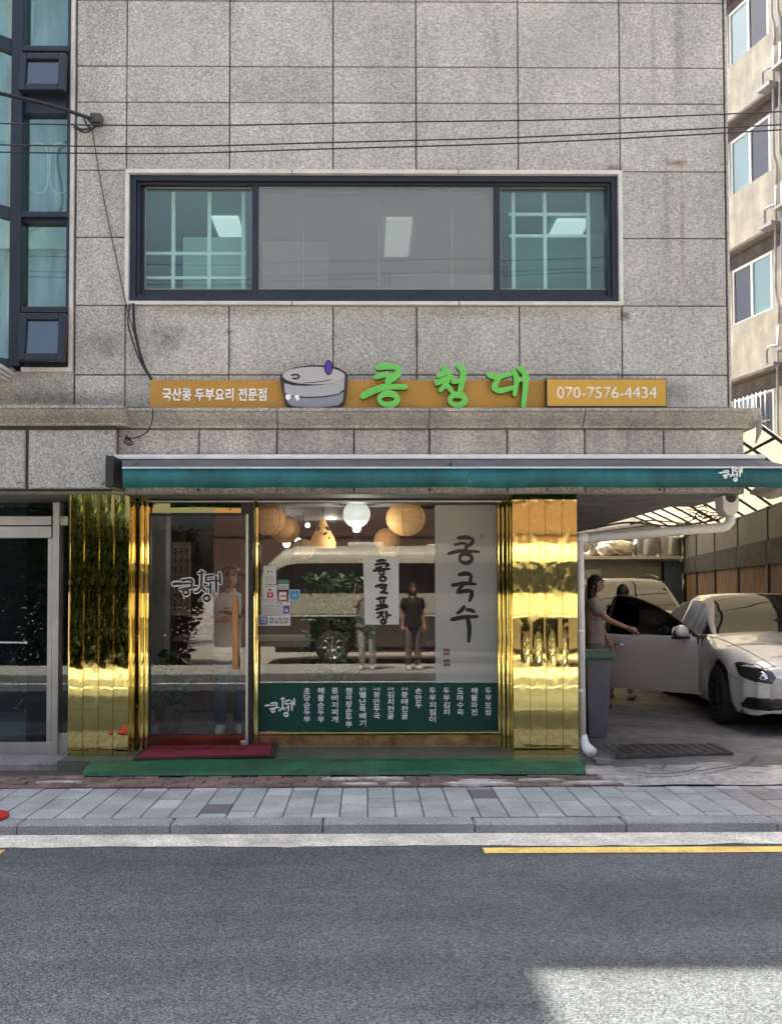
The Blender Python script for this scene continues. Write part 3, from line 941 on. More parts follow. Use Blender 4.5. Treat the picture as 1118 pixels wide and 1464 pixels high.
MB().box(X(345.5, .1, 725), X(362, .1, 725), .10, .14, ZF, Z(719, .1)).build('door_jamb', DARK, B)

# step, green ramp, doormat
STEP = mat('step_paint', (.085, .10, .075), .5, nz=[(5, .3), (40, .15)], bump=[(60, .3, .003)])
sx0, sx1 = X(183, -.4, 1080), X(834, -.4, 1080)
MB().box(X(96, YP, 1080), X(827, YP, 1080), -.5, .26, .02, ZF).build('entrance_step', STEP, B)
STN = mat('threshold_stone', (.27, .255, .235), .8, nz=[(40, .2), (4, .25)])
MB().box(-5, X(96, YP, 1080) - .002, -.42, .3, .02, .125).build('threshold_stone', STN, B, bev=.008)


def checker(name, col):
    m = mat(name, col, .5, nz=[(6, .5), (1.4, .35), (40, .3), (9, -.45, (.5, 1.5, 1), (.6, .7))])
    t = m.node_tree; N = t.nodes; L = t.links; b = N['Principled BSDF']
    g_ = N.new('ShaderNodeNewGeometry'); mp = N.new('ShaderNodeMapping'); mp.inputs['Rotation'].default_value = (0, 0, PI / 4); mp.inputs['Scale'].default_value = (38, 38, 0)
    ck = N.new('ShaderNodeTexChecker'); ck.inputs['Scale'].default_value = 1
    L.new(g_.outputs['Position'], mp.inputs[0]); L.new(mp.outputs[0], ck.inputs[0])
    bp = N.new('ShaderNodeBump'); bp.inputs['Strength'].default_value = 1; bp.inputs['Distance'].default_value = .006
    L.new(ck.outputs['Fac'], bp.inputs['Height']); L.new(bp.outputs[0], b.inputs['Normal'])
    mx = N.new('ShaderNodeMix'); mx.data_type = 'RGBA'; mx.inputs[6].default_value = (*col, 1); mx.inputs[7].default_value = (col[0] * 1.9, col[1] * 1.55, col[2] * 1.6, 1)
    L.new(ck.outputs['Fac'], mx.inputs[0])
    src_ = b.inputs['Base Color'].links[0].from_socket
    m2 = N.new('ShaderNodeMix'); m2.data_type = 'RGBA'; m2.inputs[0].default_value = .4
    L.new(src_, m2.inputs[6]); L.new(mx.outputs[2], m2.inputs[7]); L.new(m2.outputs[2], b.inputs['Base Color'])
    return m


rx0, rx1 = X(120, -.75, 1110), X(836, -.75, 1105)
rt = thing('green_ramp', 'long green chequered ramp plate laid along the foot of the shopfront step', 'ramp', (0, 0, 0))
m = MB()
n = 28; vs = []
for i in range(n + 1):
    u = i / n; x = rx0 + (rx1 - rx0) * u
    dz = .004 * math.sin(u * 17) + .003 * math.sin(u * 41)
    ins = .05 if i == 0 else (-.02 if i == n else 0)
    vs += [(x + ins * .8, -.49, ZF + .012), (x, -.60, ZF + .008 + dz * .3), (x, -.775, .128 + dz), (x, -.79, .098)]
m.add(vs, [(4 * i + k, 4 * i + 4 + k, 4 * i + 5 + k, 4 * i + 1 + k) for i in range(n) for k in range(3)])
m.add([vs[0], vs[1], vs[2], vs[3], (vs[0][0], -.49, .09)], [(0, 1, 2, 3, 4)]); e = n * 4
m.add([vs[e], vs[e + 1], vs[e + 2], vs[e + 3], (vs[e][0], -.49, .09)], [(4, 3, 2, 1, 0)])
m.build('ramp_plate', checker('green_chequer_plate', (.008, .070, .032)), rt)
mt_ = thing('door_mat', 'dark red welcome mat lying before the glass entrance door', 'mat')
RED = mat('red_mat_pile', (.20, .012, .028), .95, nz=[(120, .4), (6, .25)])
mz = ZF + .014
corners = []
for px, py in ((190, 1087), (393, 1082), (396, 1064), (215, 1064)):
    d = ROT @ Vector(((px - CX) / F, (CY - py) / F, -1)); corners.append(CAM + d * ((mz - CAM.z) / d.z))
m = MB(); m.add([(c.x, c.y, mz) for c in corners] + [(c.x, c.y, mz + .012) for c in corners], [(3, 2, 1, 0), (4, 5, 6, 7), (0, 1, 5, 4), (1, 2, 6, 5), (2, 3, 7, 6), (3, 0, 4, 7)])
m.build('rubber_base', mat('mat_rubber', (.03, .02, .03), .7), mt_)
ce = sum(corners, Vector()) / 4
m = MB(); q = [ce + (c - ce) * .93 for c in corners]
m.add([(c.x, c.y, mz + .013) for c in q] + [(c.x, c.y, mz + .02) for c in q], [(3, 2, 1, 0), (4, 5, 6, 7), (0, 1, 5, 4), (1, 2, 6, 5), (2, 3, 7, 6), (3, 0, 4, 7)])
m.build('pile', RED, mt_)
tx = text('mat_lettering', '어서오세요', mat('mat_black', (.03, .01, .015), .95), 300, 1075, 14, -.3, mt_, .02, .001, wpx=110, rot=Matrix.Rotation(-PI / 2, 3, 'X'))
tx.location = (ce.x, ce.y, mz + .0205)

# ================================================================== AWNING
aw = thing('retracted_awning', 'long retracted awning with white cassette bar and dark teal valance over the shopfront', 'awning')
ya, yv = -.45, -.75
a0, a1, az0, az1 = R(163, 649.5, 1094, 656, ya)
MB().box(a0, a1, ya, YB - .001, az0, az1).build('cassette_bar', mat('white_bar', (.72, .72, .74), .35, nz=[(6, .1)]), aw, bev=.006)
v0, v1 = X(175, yv, 680), X(1140, yv, 680)
zt_, zm_, zl_ = Z(667.5, yv), Z(670, yv), Z(697, yv)
AWF = mat('awning_grey_fabric', (.10, .10, .11), .8, nz=[(4, .2)])
m = MB(); n = 30; vs = []
for i in range(n + 1):
    u = i / n
    vs += [(a0 + .06 + (a1 - a0 - .08) * u, ya + .02, az0 - .002), (v0 + (v1 - v0) * u, yv + .02, zt_ - .006 - .012 * math.sin(u * PI))]
m.add(vs, [(2 * i, 2 * i + 2, 2 * i + 3, 2 * i + 1) for i in range(n)], 0, True)
m.build('awning_fabric', AWF, aw)
MB().box(v0, v1, yv - .012, yv + .03, zm_, zt_).build('front_bar', mat('grey_front_bar', (.6, .62, .64), .35, nz=[(5, .1)]), aw, bev=.003)
TEALF = mat('teal_valance', (.008, .115, .12), .6, nz=[(3, .3), (10, .2, (1, 1, .3)), (.9, .25)])
m = MB(); n = 120; vs = []
for i in range(n + 1):
    u = i / n; x = v0 + .004 + (v1 - v0 - .008) * u
    wv = .010 * math.sin(u * 47) + .008 * math.sin(u * 23 + 1) - .03 * math.exp(-((u - .505) / .012) ** 2)
    vs += [(x, yv - .002, zm_), (x, yv + wv, zl_ + .003 * math.sin(u * 31)), (x, yv + wv + .004, zl_ + .003 * math.sin(u * 31)), (x, yv + .004, zm_)]
m.add(vs, [(4 * i + k, 4 * i + 4 + k, 4 * i + 4 + (k + 1) % 4, 4 * i + (k + 1) % 4) for i in range(n) for k in range(4)], 0, True)
va = m.build('valance', TEALF, aw)
yy = yv - .012
lm = MB(); ink(lm, LOGO, logo_tr(1044, 677, 33, yy), yy, .006, 1.1); lm.build('logo_lettering', WT, va)
MB().box(a0 - .01, a0 + .06, yv + .1, YB - .002, Z(700, ya), az0 - .002).build('end_bracket', DARK, aw, bev=.006)
for q in (190, 640, 1080):
    x = X(q, -.6); MB().tube([(x, YB - .01, az0 - .01), (x + .03, -.55, az0 - .06), (x, yv + .03, zt_ - .02)], .016, 8).build('folding_arm', DARK, aw)
for q in (283, 446, 614, 782, 943): # valance fixings
    p = P(q, 699.5, yv); MB().box(p.x - .008, p.x + .008, yv - .006, yv + .012, p.z - .012, p.z + .006).build('clip', DARK, aw)
# bunched grey cloth at the right end
m = MB(); p0 = P(1100, 703, -.5)
vs = []
for i in range(13):
    for j in range(7):
        u, v_ = i / 12, j / 6
        vs.append((p0.x - .12 + .6 * u, -.5 + .05 * math.sin(u * 13 + v_ * 3) + .1 * v_, p0.z + .04 - (.10 + .05 * math.sin(u * 7)) * v_ * (1 - .5 * (1 - u))))
m.add(vs, [(i * 7 + j, (i + 1) * 7 + j, (i + 1) * 7 + j + 1, i * 7 + j + 1) for i in range(12) for j in range(6)], 0, True)
m.add([(a, b + .01, c) for a, b, c in vs], [(i * 7 + j, i * 7 + j + 1, (i + 1) * 7 + j + 1, (i + 1) * 7 + j) for i in range(12) for j in range(6)], 0, True)
m.build('side_cloth', mat('faded_cloth', (.25, .23, .20), .9, nz=[(6, .2)]), aw)
# ragged scrap on the end of the band
p0 = P(1080, 602, -.35)
MB().tube([p0 + Vector((0, 0, .1)), p0 + Vector((.03, 0, .03)), p0 + Vector((.025, 0, -.1)), p0 + Vector((-.005, 0, -.2))], [.010, .030, .022, .006], 6).build('hanging_cloth', mat('faded_cloth_grey', (.3, .28, .26), .9), aw)

# ================================================================== SIGNS
YS = -.20
OCH = mat('ochre_sign_board', (.44, .235, .035), .5, nz=[(2, .08), (30, .05)])
OCH2 = mat('ochre_light_box', (.56, .33, .05), .35, nz=[(2, .05)])
sg = thing('ochre_sign_board', 'long ochre sign board with white and green Korean lettering above the awning', 'sign')
s0, s1, sz0, sz1 = R(215, 543.5, 780, 583, YS)
MB().box(s0, s1, YS, -.002, sz0, sz1).build('board', OCH, sg, bev=.003)
text('lettering', '국산콩 두부요리 전문점', WT, 307, 564.5, 18.5, YS - .0005, sg, .022, .012, wpx=148)
GRN = mat('bright_green_letter_face', (.13, .56, .08), .45)
GRD = mat('dark_green_letter_side', (.02, .16, .03), .5)
GRE = mat('pale_green_letter_rim', (.36, .70, .28), .5)
ST = {
 'letter_kong': [(24, (446, 70), (480, 64), (524, 70)), (23, (524, 72), (530, 92), (512, 112), (494, 126)), (20, (438, 108), (478, 100), (512, 108)), (20, (490, 112), (487, 144)),
            (24, (386, 186), (424, 166), (480, 148), (562, 148)), ('o', 490, 197, 36, 23, 20)],
 'letter_cheong': [(20, (708, 66), (722, 86)), (20, (688, 104), (712, 92), (738, 92)), (22, (682, 132), (716, 118), (748, 108)), (20, (734, 104), (716, 140), (696, 162)), (18, (716, 134), (734, 152), (748, 172)),
               (22, (768, 62), (788, 84), (784, 130), (774, 172)), (18, (746, 128), (782, 122)), ('o', 766, 200, 30, 21, 19)],
 'letter_dae': [(20, (888, 98), (922, 108), (978, 96)), (22, (932, 112), (914, 146), (936, 162), (992, 150)), (20, (990, 82), (1002, 118), (994, 180)), (22, (1012, 72), (1036, 96), (1038, 140), (1029, 228)), (16, (1000, 122), (1034, 116))]}
for nm, st in ST.items():
    tr = crop_tr(380, 500, 2.795, YS - .07)
    mb = MB(); ink(mb, st, tr, YS - .055, .05, 1.16, 0, .2); lt = mb.build(nm, GRD, sg)
    mb = MB(); ink(mb, st, tr, YS - .0625, .005, 1.12, 0, .2); mb.build('letter_rim', GRE, lt)
    mb = MB(); ink(mb, st, tr, YS - .069, .005, .92, 0, .2); mb.build('letter_face', GRN, lt)
sb = thing('phone_sign', 'small bright ochre light box with a white telephone number', 'sign')
s0, s1, sz0, sz1 = R(781, 541, 953, 581.5, YS - .09)
MB().box(s0, s1, YS - .08, -.002, sz0, sz1).build('box', DARK, sb, bev=.002)
MB().box(s0 + .008, s1 - .008, YS - .088, YS - .0805, sz0 + .008, sz1 - .008).build('face', OCH2, sb)
text('lettering', '070-7576-4434', mat('cream_lettering', (.80, .74, .62), .5), 867, 561.5, 17, YS - .0885, sb, .008, .003, wpx=142)
# grindstone cut-out
pt = thing('grindstone_sign', 'grey cartoon grindstone cut-out sign with a purple handle on the ochre board', 'sign')
yk_ = YS - .06
tr = crop_tr(380, 500, 2.795, yk_)
def oval(cx, cy, rx, ry, a0=0, a1=2 * PI, n=40): return [(cx + rx * math.cos(a0 + (a1 - a0) * i / n), cy + ry * math.sin(a0 + (a1 - a0) * i / n)) for i in range(n + (0 if abs(a1 - a0 - 2 * PI) < .01 else 1))]
def plate(pts, y0, y1, name, mt, par): 
    mb = MB(); mb.poly([tr(*p) for p in pts], y0, y1); return mb.build(name, mt, par)
INK = mat('black_outline', (.02, .02, .025), .5)
out = [(57, 112), (60, 100), (80, 85), (120, 70), (180, 61), (235, 62), (290, 72), (322, 90), (327, 100), (324, 160), (316, 212), (295, 230), (240, 238), (190, 240), (130, 236), (90, 228), (76, 212), (66, 160)]
bp_ = plate(out, yk_, YS - .002, 'outline_plate', INK, pt)
plate([(74, 134), (110, 143), (160, 145), (220, 141), (280, 128), (316, 104), (313, 158), (290, 176), (230, 186), (160, 188), (110, 184), (76, 172)], yk_ - .004, yk_ - .0005, 'upper_stone', mat('light_stone_grey', (.38, .39, .40), .5), pt)
plate(oval(192, 104, 124, 35), yk_ - .008, yk_ - .0045, 'stone_top', mat('pale_stone_grey', (.44, .44, .43), .5), pt)
plate([(82, 182), (120, 191), (170, 194), (230, 192), (290, 181), (312, 168), (308, 205), (290, 222), (230, 230), (170, 231), (110, 226), (88, 212)], yk_ - .004, yk_ - .0005, 'lower_stone', mat('blue_stone_grey', (.24, .26, .30), .5), pt)
m = MB(); m.ribbon([tr(*p) for p in oval(118, 108, 16, 8, -2.6, 2.2, 16)], [.016] * 17, yk_ - .0105, yk_ - .0082)
m.ribbon([tr(*p) for p in catmull([(150, 134), (210, 130), (262, 121)])], [.006] * 11, yk_ - .0105, yk_ - .0082)
m.build('drawn_line', INK, pt)
plate(oval(251, 72, 17, 30), yk_ - .013, yk_ - .009, 'handle_outline', INK, pt); plate(oval(251, 72, 12, 25), yk_ - .016, yk_ - .0135, 'handle', mat('purple_handle', (.085, .03, .38), .4), pt)
plate([(80, 180), (102, 178), (100, 194), (90, 203), (80, 196)], yk_ - .008, yk_ - .0045, 'white_bean', WT, pt)
plate([(113, 184), (133, 181), (135, 198), (125, 206), (120, 196)], yk_ - .008, yk_ - .0045, 'white_bean', WT, pt)

# ================================================================== things on and behind the window glass
PAP = glass('translucent_banner', (.8, .82, .78), 1.25, body=.72, bodycol=(.50, .50, .455))
INKM = mat('brush_ink', (.018, .017, .017), .8)
INKG = mat('grey_brush_ink', (.05, .05, .05), .8)
bn = thing('noodle_banner', 'tall pale translucent banner with three large brush-written Korean characters', 'banner')
yn = YG - .004
xa, xb, za, zb = R(622, 722, 711, 976, yn)
MB().box(xa, xb, yn, yn + .003, za, zb).build('sheet', PAP, bn)
mb = MB(); ink(mb, [(26, (786, 352), (850, 347), (898, 362)), (24, (896, 362), (885, 390), (845, 418)), (18, (762, 402), (810, 390), (850, 392)), (20, (846, 402), (842, 450)), (22, (716, 466), (800, 446), (940, 452)), ('o', 842, 500, 44, 34, 22)],
    crop_tr(500, 700, 5.082, yn - .0005), yn - .0005, .0005, 1.3, 0, .3); mb.build('lettering', INKG, bn)
mb = MB(); ink(mb, [(26, (792, 618), (850, 610), (884, 624)), (22, (882, 626), (872, 684)), (24, (744, 695), (830, 682), (916, 686)), (20, (826, 690), (796, 722), (780, 744)), (24, (780, 746), (850, 736), (892, 738)), (24, (888, 740), (882, 780), (868, 810)),
    (24, (832, 848), (812, 876), (778, 900)), (22, (846, 872), (880, 876), (906, 890)), (26, (738, 944), (820, 928), (928, 922)), (26, (856, 930), (868, 1010), (864, 1106))], crop_tr(500, 700, 5.082, yn - .0005), yn - .0005, .0005, 1.3, 0, .3)
mb.build('lettering', INKM, bn)
for a, b, c, d, mt in ((679, 1155, 727, 1204, mat('red_seal', (.16, .05, .05), .7)), (681, 1234, 731, 1284, INKG), (952, 318, 970, 356, INKG)):
    mb = MB(); tr = crop_tr(500, 700, 5.082, yn - .001)
    for i in range(3):
        p, q = tr(a + (c - a) * i / 3 + 1, b), tr(a + (c - a) * (i + 1) / 3 - 2, d)
        zz = [p[1], p[1] + (q[1] - p[1]) * .45, p[1] + (q[1] - p[1]) * .55, q[1]]
        mb.box(p[0], q[0], yn - .0012, yn - .0002, zz[0], zz[1]); mb.box(p[0], q[0], yn - .0012, yn - .0002, zz[2], zz[3])
    mb.build('seal', mt, bn)
ps = thing('takeaway_notice', 'white paper notice with a column of brush-written Korean characters in the middle of the window', 'notice')
yo = YG - .004
c4 = [P(*q, yo) for q in ((519, 795.5), (570, 796), (570.5, 893), (522, 893))]
m = MB(); m.poly([(c.x, c.z) for c in c4], yo, yo + .002); m.build('sheet', mat('notice_paper', (.60, .60, .56), .8, nz=[(3, .08)]), ps)
mb = MB(); ink(mb, [(13, (196, 520), (236, 512), (262, 516)), (14, (186, 546), (235, 536), (282, 544), (262, 560)), (12, (190, 572), (235, 558)), (15, (174, 590), (230, 580), (290, 576)), ('o', 232, 604, 18, 14, 10),
    (12, (222, 634), (224, 660), (256, 664)), (12, (226, 632), (262, 640), (256, 662)), (15, (190, 704), (232, 692), (272, 696)), (12, (222, 714), (262, 716), (236, 744)), (14, (224, 748), (250, 746), (276, 754)),
    (13, (196, 796), (230, 786), (266, 786)), (11, (222, 796), (226, 836)), (11, (248, 790), (246, 834)), (13, (196, 846), (232, 838), (270, 838)), (11, (234, 838), (236, 866)), (14, (192, 872), (236, 858), (278, 850)),
    (12, (198, 898), (240, 890), (222, 914), (200, 934)), (11, (226, 908), (248, 930)), (14, (262, 884), (270, 910), (268, 936)), (10, (270, 912), (302, 914)), ('o', 244, 958, 19, 13, 11)],
    crop_tr(500, 700, 5.082, yo - .0005), yo - .0005, .0005, 1.6, 0, .2); mb.build('lettering', INKM, ps)
# stickers
def sticker(name, label, x0, y0, x1, y1, col, deco=()):
    t = thing(name, label, 'sticker', group='stickers on the shop window')
    xa, xb, za, zb = R(x0, y0, x1, y1, yo)
    MB().box(xa, xb, yo, yo + .002, za, zb).build('sheet', mat(name + '_face', col, .5), t)
    by = {}
    for i, (dx0, dy0, dx1, dy1, c) in enumerate(deco):
        a, b, c_, d = R(dx0, dy0, dx1, dy1, yo)
        by.setdefault(c, MB()).box(a, b, yo - .0012 - .0002 * i, yo - .0002, c_, d)
    for c, mb in by.items():
        mb.build('print', mat(name + '_print', c, .5), t)
    return t
WP = (.62, .61, .58); GY = (.2, .2, .2); RD = (.45, .03, .03); BL_ = (.02, .05, .20); SK = (.05, .24, .42)
def lines(x0, x1, y, n, dy, c=GY, seed=0):
    r = random.Random(seed); o = []
    for k in range(n):
        x = x0
        while x < x1 - .6:
            w_ = r.uniform(.8, 2.2); o.append((x, y + k * dy, min(x1, x + w_), y + k * dy + dy * .45, c)); x += w_ + .7
    return o
sticker('safety_sticker', 'topmost white sticker with a small dark face and fine print', 377, 809, 395, 835, WP, [(382.5, 816, 385, 818.5, GY), (387, 816, 389.5, 818.5, GY)] + lines(380, 393, 824, 3, 3, (.35, .35, .34), 1))
sticker('red_figure_sticker', 'white sticker with a red round figure below the topmost sticker', 377, 836, 396, 862, WP, [(384.5, 842, 388, 845.5, RD), (382, 847, 391, 854.5, RD), (385, 849, 388, 852, WP)] + lines(379, 394, 838, 1, 3, GY, 2) + lines(379, 394, 856.5, 2, 2.4, (.3, .2, .2), 3))
sticker('green_header_sticker', 'small pale sticker with a green header strip', 397.5, 829, 413, 843, (.5, .52, .5), [(397.5, 829, 413, 835, (.08, .2, .15))] + lines(399, 411, 837.5, 2, 2.6, GY, 4))
sticker('red_frame_sticker', 'white sticker framed in dark red with a red line of print', 397.5, 845, 411.5, 859.5, (.22, .02, .06), [(399.5, 846.5, 409.5, 857.5, WP), (401, 851, 408.5, 853, RD)])
sticker('blue_square_sticker', 'square sky blue sticker with a pale border', 413.5, 843, 429, 859, (.35, .5, .58), [(415, 844.5, 427.5, 857.5, SK), (419, 849, 424, 853, (.15, .42, .6))])
sticker('grey_notice_sticker', 'pale sticker with faint grey print above the opening hours', 376, 863, 403.5, 879, (.52, .52, .50), lines(378, 401, 866, 4, 3, (.38, .38, .38), 6))
sticker('payment_sticker', 'narrow white sticker with a dark blue block', 404.5, 861, 415, 879, WP, [(405.5, 866, 414, 877.5, BL_), (408, 870.5, 411.5, 875, WP)])
hs = sticker('opening_hours_sticker', 'wide white opening hours sticker with a navy square at its left', 370.5, 880, 415.5, 894.5, WP, [(371.5, 881.5, 382.5, 893, BL_)])
text('lettering', '영업\n시간', WT, 377, 887, 8.6, yo - .0015, hs, .02, .0005)
text('lettering', '매일 11:00-21:00\n매주 월요일 휴무', mat('sticker_black', (.03, .03, .03), .5), 399, 887, 9.5, yo - .0004, hs, .02, .0008, wpx=28)

# lanterns, lamps and a plant inside
def paper(name, col, e): 
    m = mat(name, col, .7, emit=(col, e), nz=[(9, .12, (.3, .3, 3)), (3, .1)])
    return m
LAN = paper('lantern_paper', (.45, .23, .085), .03)
LAN2 = paper('lit_lantern_paper', (.58, .32, .11), .08)
LAN3 = paper('pale_lantern_paper', (.5, .36, .18), .03)
RIB = mat('lantern_rib', (.25, .12, .05), .6)
def lantern(label, px, py, rpx, yy, mt, sq=.92):
    p = P(px, py, yy); r = rpx * (yy + 7.8) / F
    t = thing('paper_lantern', label, 'lantern', p, 0, 'round paper lanterns hanging in the shop')
    m = MB(); n = 18
    prof = []
    for i in range(n + 1):
        th = .22 + (PI - .44) * i / n
        prof.append((r * math.sin(th) * (1 + (.012 if i % 2 else 0)), r * sq * math.cos(th)))
    m.lathe(prof, 28); m.build('shade', mt, t)
    m = MB()
    for k in range(6):
        a = k * PI / 3 + .3
        m.tube([(r * 1.012 * math.sin(th) * math.cos(a), r * 1.012 * math.sin(th) * math.sin(a), r * sq * 1.01 * math.cos(th)) for th in [.25 + (PI - .5) * i / 10 for i in range(11)]], .0028, 4)
    m.build('rib', RIB, t)
    MB().tube([(0, 0, r * .9), (0, 0, max(ZS - p.z - .012, r))], .004, 6).build('cord', DARK, t)
lantern('big tan paper lantern at the left edge of the window, nearest the door', 384, 743, 24.5, .75, LAN)
lantern('second tan paper lantern, partly behind the big one at the left edge', 407, 757, 21.5, 1.05, LAN)
lantern('largest glowing paper lantern, right of the white globe lamp', 580, 741, 28, .8, LAN2)
lantern('smaller tan paper lantern below the largest glowing one', 554, 772, 19, 1.3, LAN)
lantern('pale yellow paper lantern hanging low behind the reflected bus roof', 434, 785, 16, 1.5, LAN3)
lantern('faint cream paper lantern hanging behind the small tan one', 556, 785, 15, 2.2, LAN3)
p = P(462, 764, .9)
gd = thing('gourd_lantern', 'glowing gourd-shaped lantern with dark leaf marks', 'lantern', p)
r = 20 * 8.7 / F
MB().lathe([(0, .16), (.02, .16), (.03, .14), (.042, .10), (.075, .04), (.115, -.03), (.135, -.09), (.13, -.14), (.09, -.145), (0, -.145)], 24).build('shade', LAN2, gd)
for u, v_, s_, a in ((-.04, .05, .03, 2.2), (.05, .055, .03, .9), (.03, .0, .025, -.6), (.06, -.05, .022, -.8)):
    m = MB(); m.ell((0, 0, 0), (s_, .006, s_ * .5), 10, 6); o = m.build('leaf_mark', INKM, gd, (u, -math.sqrt(max(.001, .118 ** 2 - u * u)) + (.035 if v_ > .03 else .0), v_)); o.rotation_euler.y = a
MB().tube([(0, 0, .15), (0, 0, ZS - p.z - .012)], .004, 6).build('cord', DARK, gd)
p = P(510, 735, .62)
wl = thing('globe_lamp', 'white glass globe lamp, lit, hanging in the middle of the window', 'lamp', p)
r = 19.5 * 8.42 / F
MB().ell((0, 0, 0), (r, r, r), 28, 18).build('globe', mat('lit_opal_glass', (.8, .82, .80), .25, emit=((.92, 1, .97), .14)), wl)
MB().lathe([(.0, -r - .045), (.03, -r - .04), (.042, -r - .015), (.04, -r + .012)], 16).build('finial', mat('lit_opal_tip', (.8, .8, .8), .3, emit=((1, 1, .95), .4)), wl)
lp = bpy.data.lights.new('globe_light', 'POINT'); lp.energy = 3.2; lp.shadow_soft_size = .05; lp.color = (1, .95, .88)
lo = bpy.data.objects.new('globe_light', lp); COL.objects.link(lo); lo.parent = wl; lo.location = (0, 0, -r - .12)
MB().lathe([(.04, ZS - p.z - .012), (.1, ZS - p.z - .014), (.1, ZS - p.z - .035), (.04, r - .01)], 16).build('ceiling_cap', WHITE, wl)
for px_, py_, yy_, s_ in ((473, 736, 2.4, .05), (440, 751, 2.6, .03), (410, 777, 2.2, .045), (427, 774, 2.0, .04)):
    p = P(px_, py_, yy_)
    bt = thing('bare_bulb', {473: 'bright white bulb between the gourd lantern and the globe lamp', 440: 'tiny distant bulb left of the gourd lantern', 410: 'white bulb just above the reflected bus roof at left', 427: 'yellow bulb just above the pale low lantern'}[px_], 'bulb', p, 0, 'bare bulbs at the back of the shop')
    MB().ell((0, 0, 0), (s_, s_, s_), 12, 8).build('bulb', mat('bulb_glow', (1, 1, 1), .4, emit=((1, .97, .85), 1.5)), bt)
    MB().tube([(0, 0, s_), (0, 0, ZS - p.z - .012)], .005, 6).build('cord', DARK, bt)
    if px_ in (473, 410):
        lp = bpy.data.lights.new('bulb_light', 'POINT'); lp.energy = 2.2; lp.shadow_soft_size = .06; lp.color = (1, .93, .8)
        lo = bpy.data.objects.new('bulb_light', lp); COL.objects.link(lo); lo.parent = bt; lo.location = (0, 0, -s_ - .06)
LEAF = mat('indoor_leaf', (.05, .11, .04), .4, nz=[(6, .5)], coords='obj', rand=.3)
def leafy(name, label, base, h, spread, n, ls, seed, mts, cat='plant', pot=True, group=None, low=.25):
    t = thing(name, label, cat, base, 0, group)
    r_ = random.Random(seed); m = MB(); st = MB()
    for k in range(7):
        a = r_.uniform(0, 2 * PI); rr_ = spread * r_.uniform(.3, .8)
        st.tube([(0, 0, .05), (rr_ * .3 * math.cos(a), rr_ * .3 * math.sin(a), h * .4), (rr_ * math.cos(a), rr_ * math.sin(a), h * r_.uniform(.7, .95))], [.016, .012, .005], 6)
    for k in range(n):
        a = r_.uniform(0, 2 * PI); q = math.sqrt(r_.random()); zz = low + (1 - low) * r_.random()
        rad = spread * q * (1 - .55 * abs(zz - .65))
        c = Vector((rad * math.cos(a), rad * math.sin(a), h * zz))
        d = Vector((r_.uniform(-1, 1), r_.uniform(-1, 1), r_.uniform(-.6, .5))).normalized(); s_ = d.orthogonal().normalized()
        s_ = Matrix.Rotation(r_.uniform(0, PI), 3, d) @ s_
        L_ = ls * r_.uniform(.6, 1.2); up_ = d.cross(s_) * L_ * .08
        m.add([c, c + d * L_ * .5 + s_ * L_ * .26 + up_, c + d * L_, c + d * L_ * .5 - s_ * L_ * .26 + up_], [(0, 1, 2), (0, 2, 3)])
    m.build('foliage', mts, t); st.build('stem', mat(name + '_stem', (.08, .06, .03), .8), t)
    if pot: MB().lathe([(0, 0), (.12, 0), (.16, .3), (.15, .3), (.14, .26), (0, .26)], 18).build('pot', mat(name + '_pot', (.12, .07, .05), .6), t)
    return t
pp = P(482, 900, .75)
leafy('potted_plant', 'tall leafy potted plant behind the shop window left of the paper notice', (pp.x, .75, ZF + .005), 1.62, .36, 420, .13, 5, LEAF)
pp = P(240, 1000, 1.0)
leafy('potted_shrub', 'low dark potted shrub inside the entrance door', (pp.x, 1.0, ZF + .005), .8, .3, 160, .16, 6, LEAF)
# counter, sideboard and hanging scroll inside
ctr = thing('shop_counter', 'brown wooden counter standing inside behind the entrance door', 'counter', (-1.75, 2.6, ZF))
MB().box(-.5, 1.0, -.25, .25, 0, .85).build('cabinet', mat('dark_wood', (.12, .05, .03), .5, nz=[(12, .2, (1, 1, .1))]), ctr)
MB().box(-.55, 1.05, -.3, .3, .853, .9).build('worktop', mat('grey_worktop', (.3, .3, .29), .4), ctr)
tb = thing('dining_table', 'wooden dining table inside behind the shop window', 'table', (.3, 2.3, ZF))
MB().box(-.75, .75, -.4, .4, .68, .72).build('tabletop', mat('table_wood', (.2, .1, .05), .4, nz=[(12, .2, (.1, 1, 1))]), tb)
for a in (-.68, .68):
    for b_ in (-.34, .34): MB().box(a - .03, a + .03, b_ - .03, b_ + .03, 0, .679).build('leg', DARK, tb)
scr = thing('wall_scroll', 'pale hanging scroll with columns of brush lettering inside the door', 'scroll')
ys_ = 1.3
xa, xb, za, zb = R(246, 775, 273, 880, ys_)
MB().box(xa, xb, ys_, ys_ + .01, za, zb).build('sheet', mat('scroll_paper', (.35, .30, .22), .8, nz=[(3, .2)]), scr)
for i, x_ in enumerate((251, 259, 267)):
    text('lettering', '\n'.join(['콩두부요리전문', '국산콩으로만든', '정성담은밥상집'][i]), INKM, x_, 828, 88, ys_ - .0005, scr, .01, .0008, wpx=5.2)
pst = thing('interior_post', 'pale grey square post inside the left of the entrance door', 'post')
xa, xb, _, _ = R(216, 740, 238, 900, .9); MB().box(xa, xb, .9, 1.1, ZF, ZS - .011).build('shaft', mat('post_grey', (.30, .31, .30), .5), pst, bev=.005)

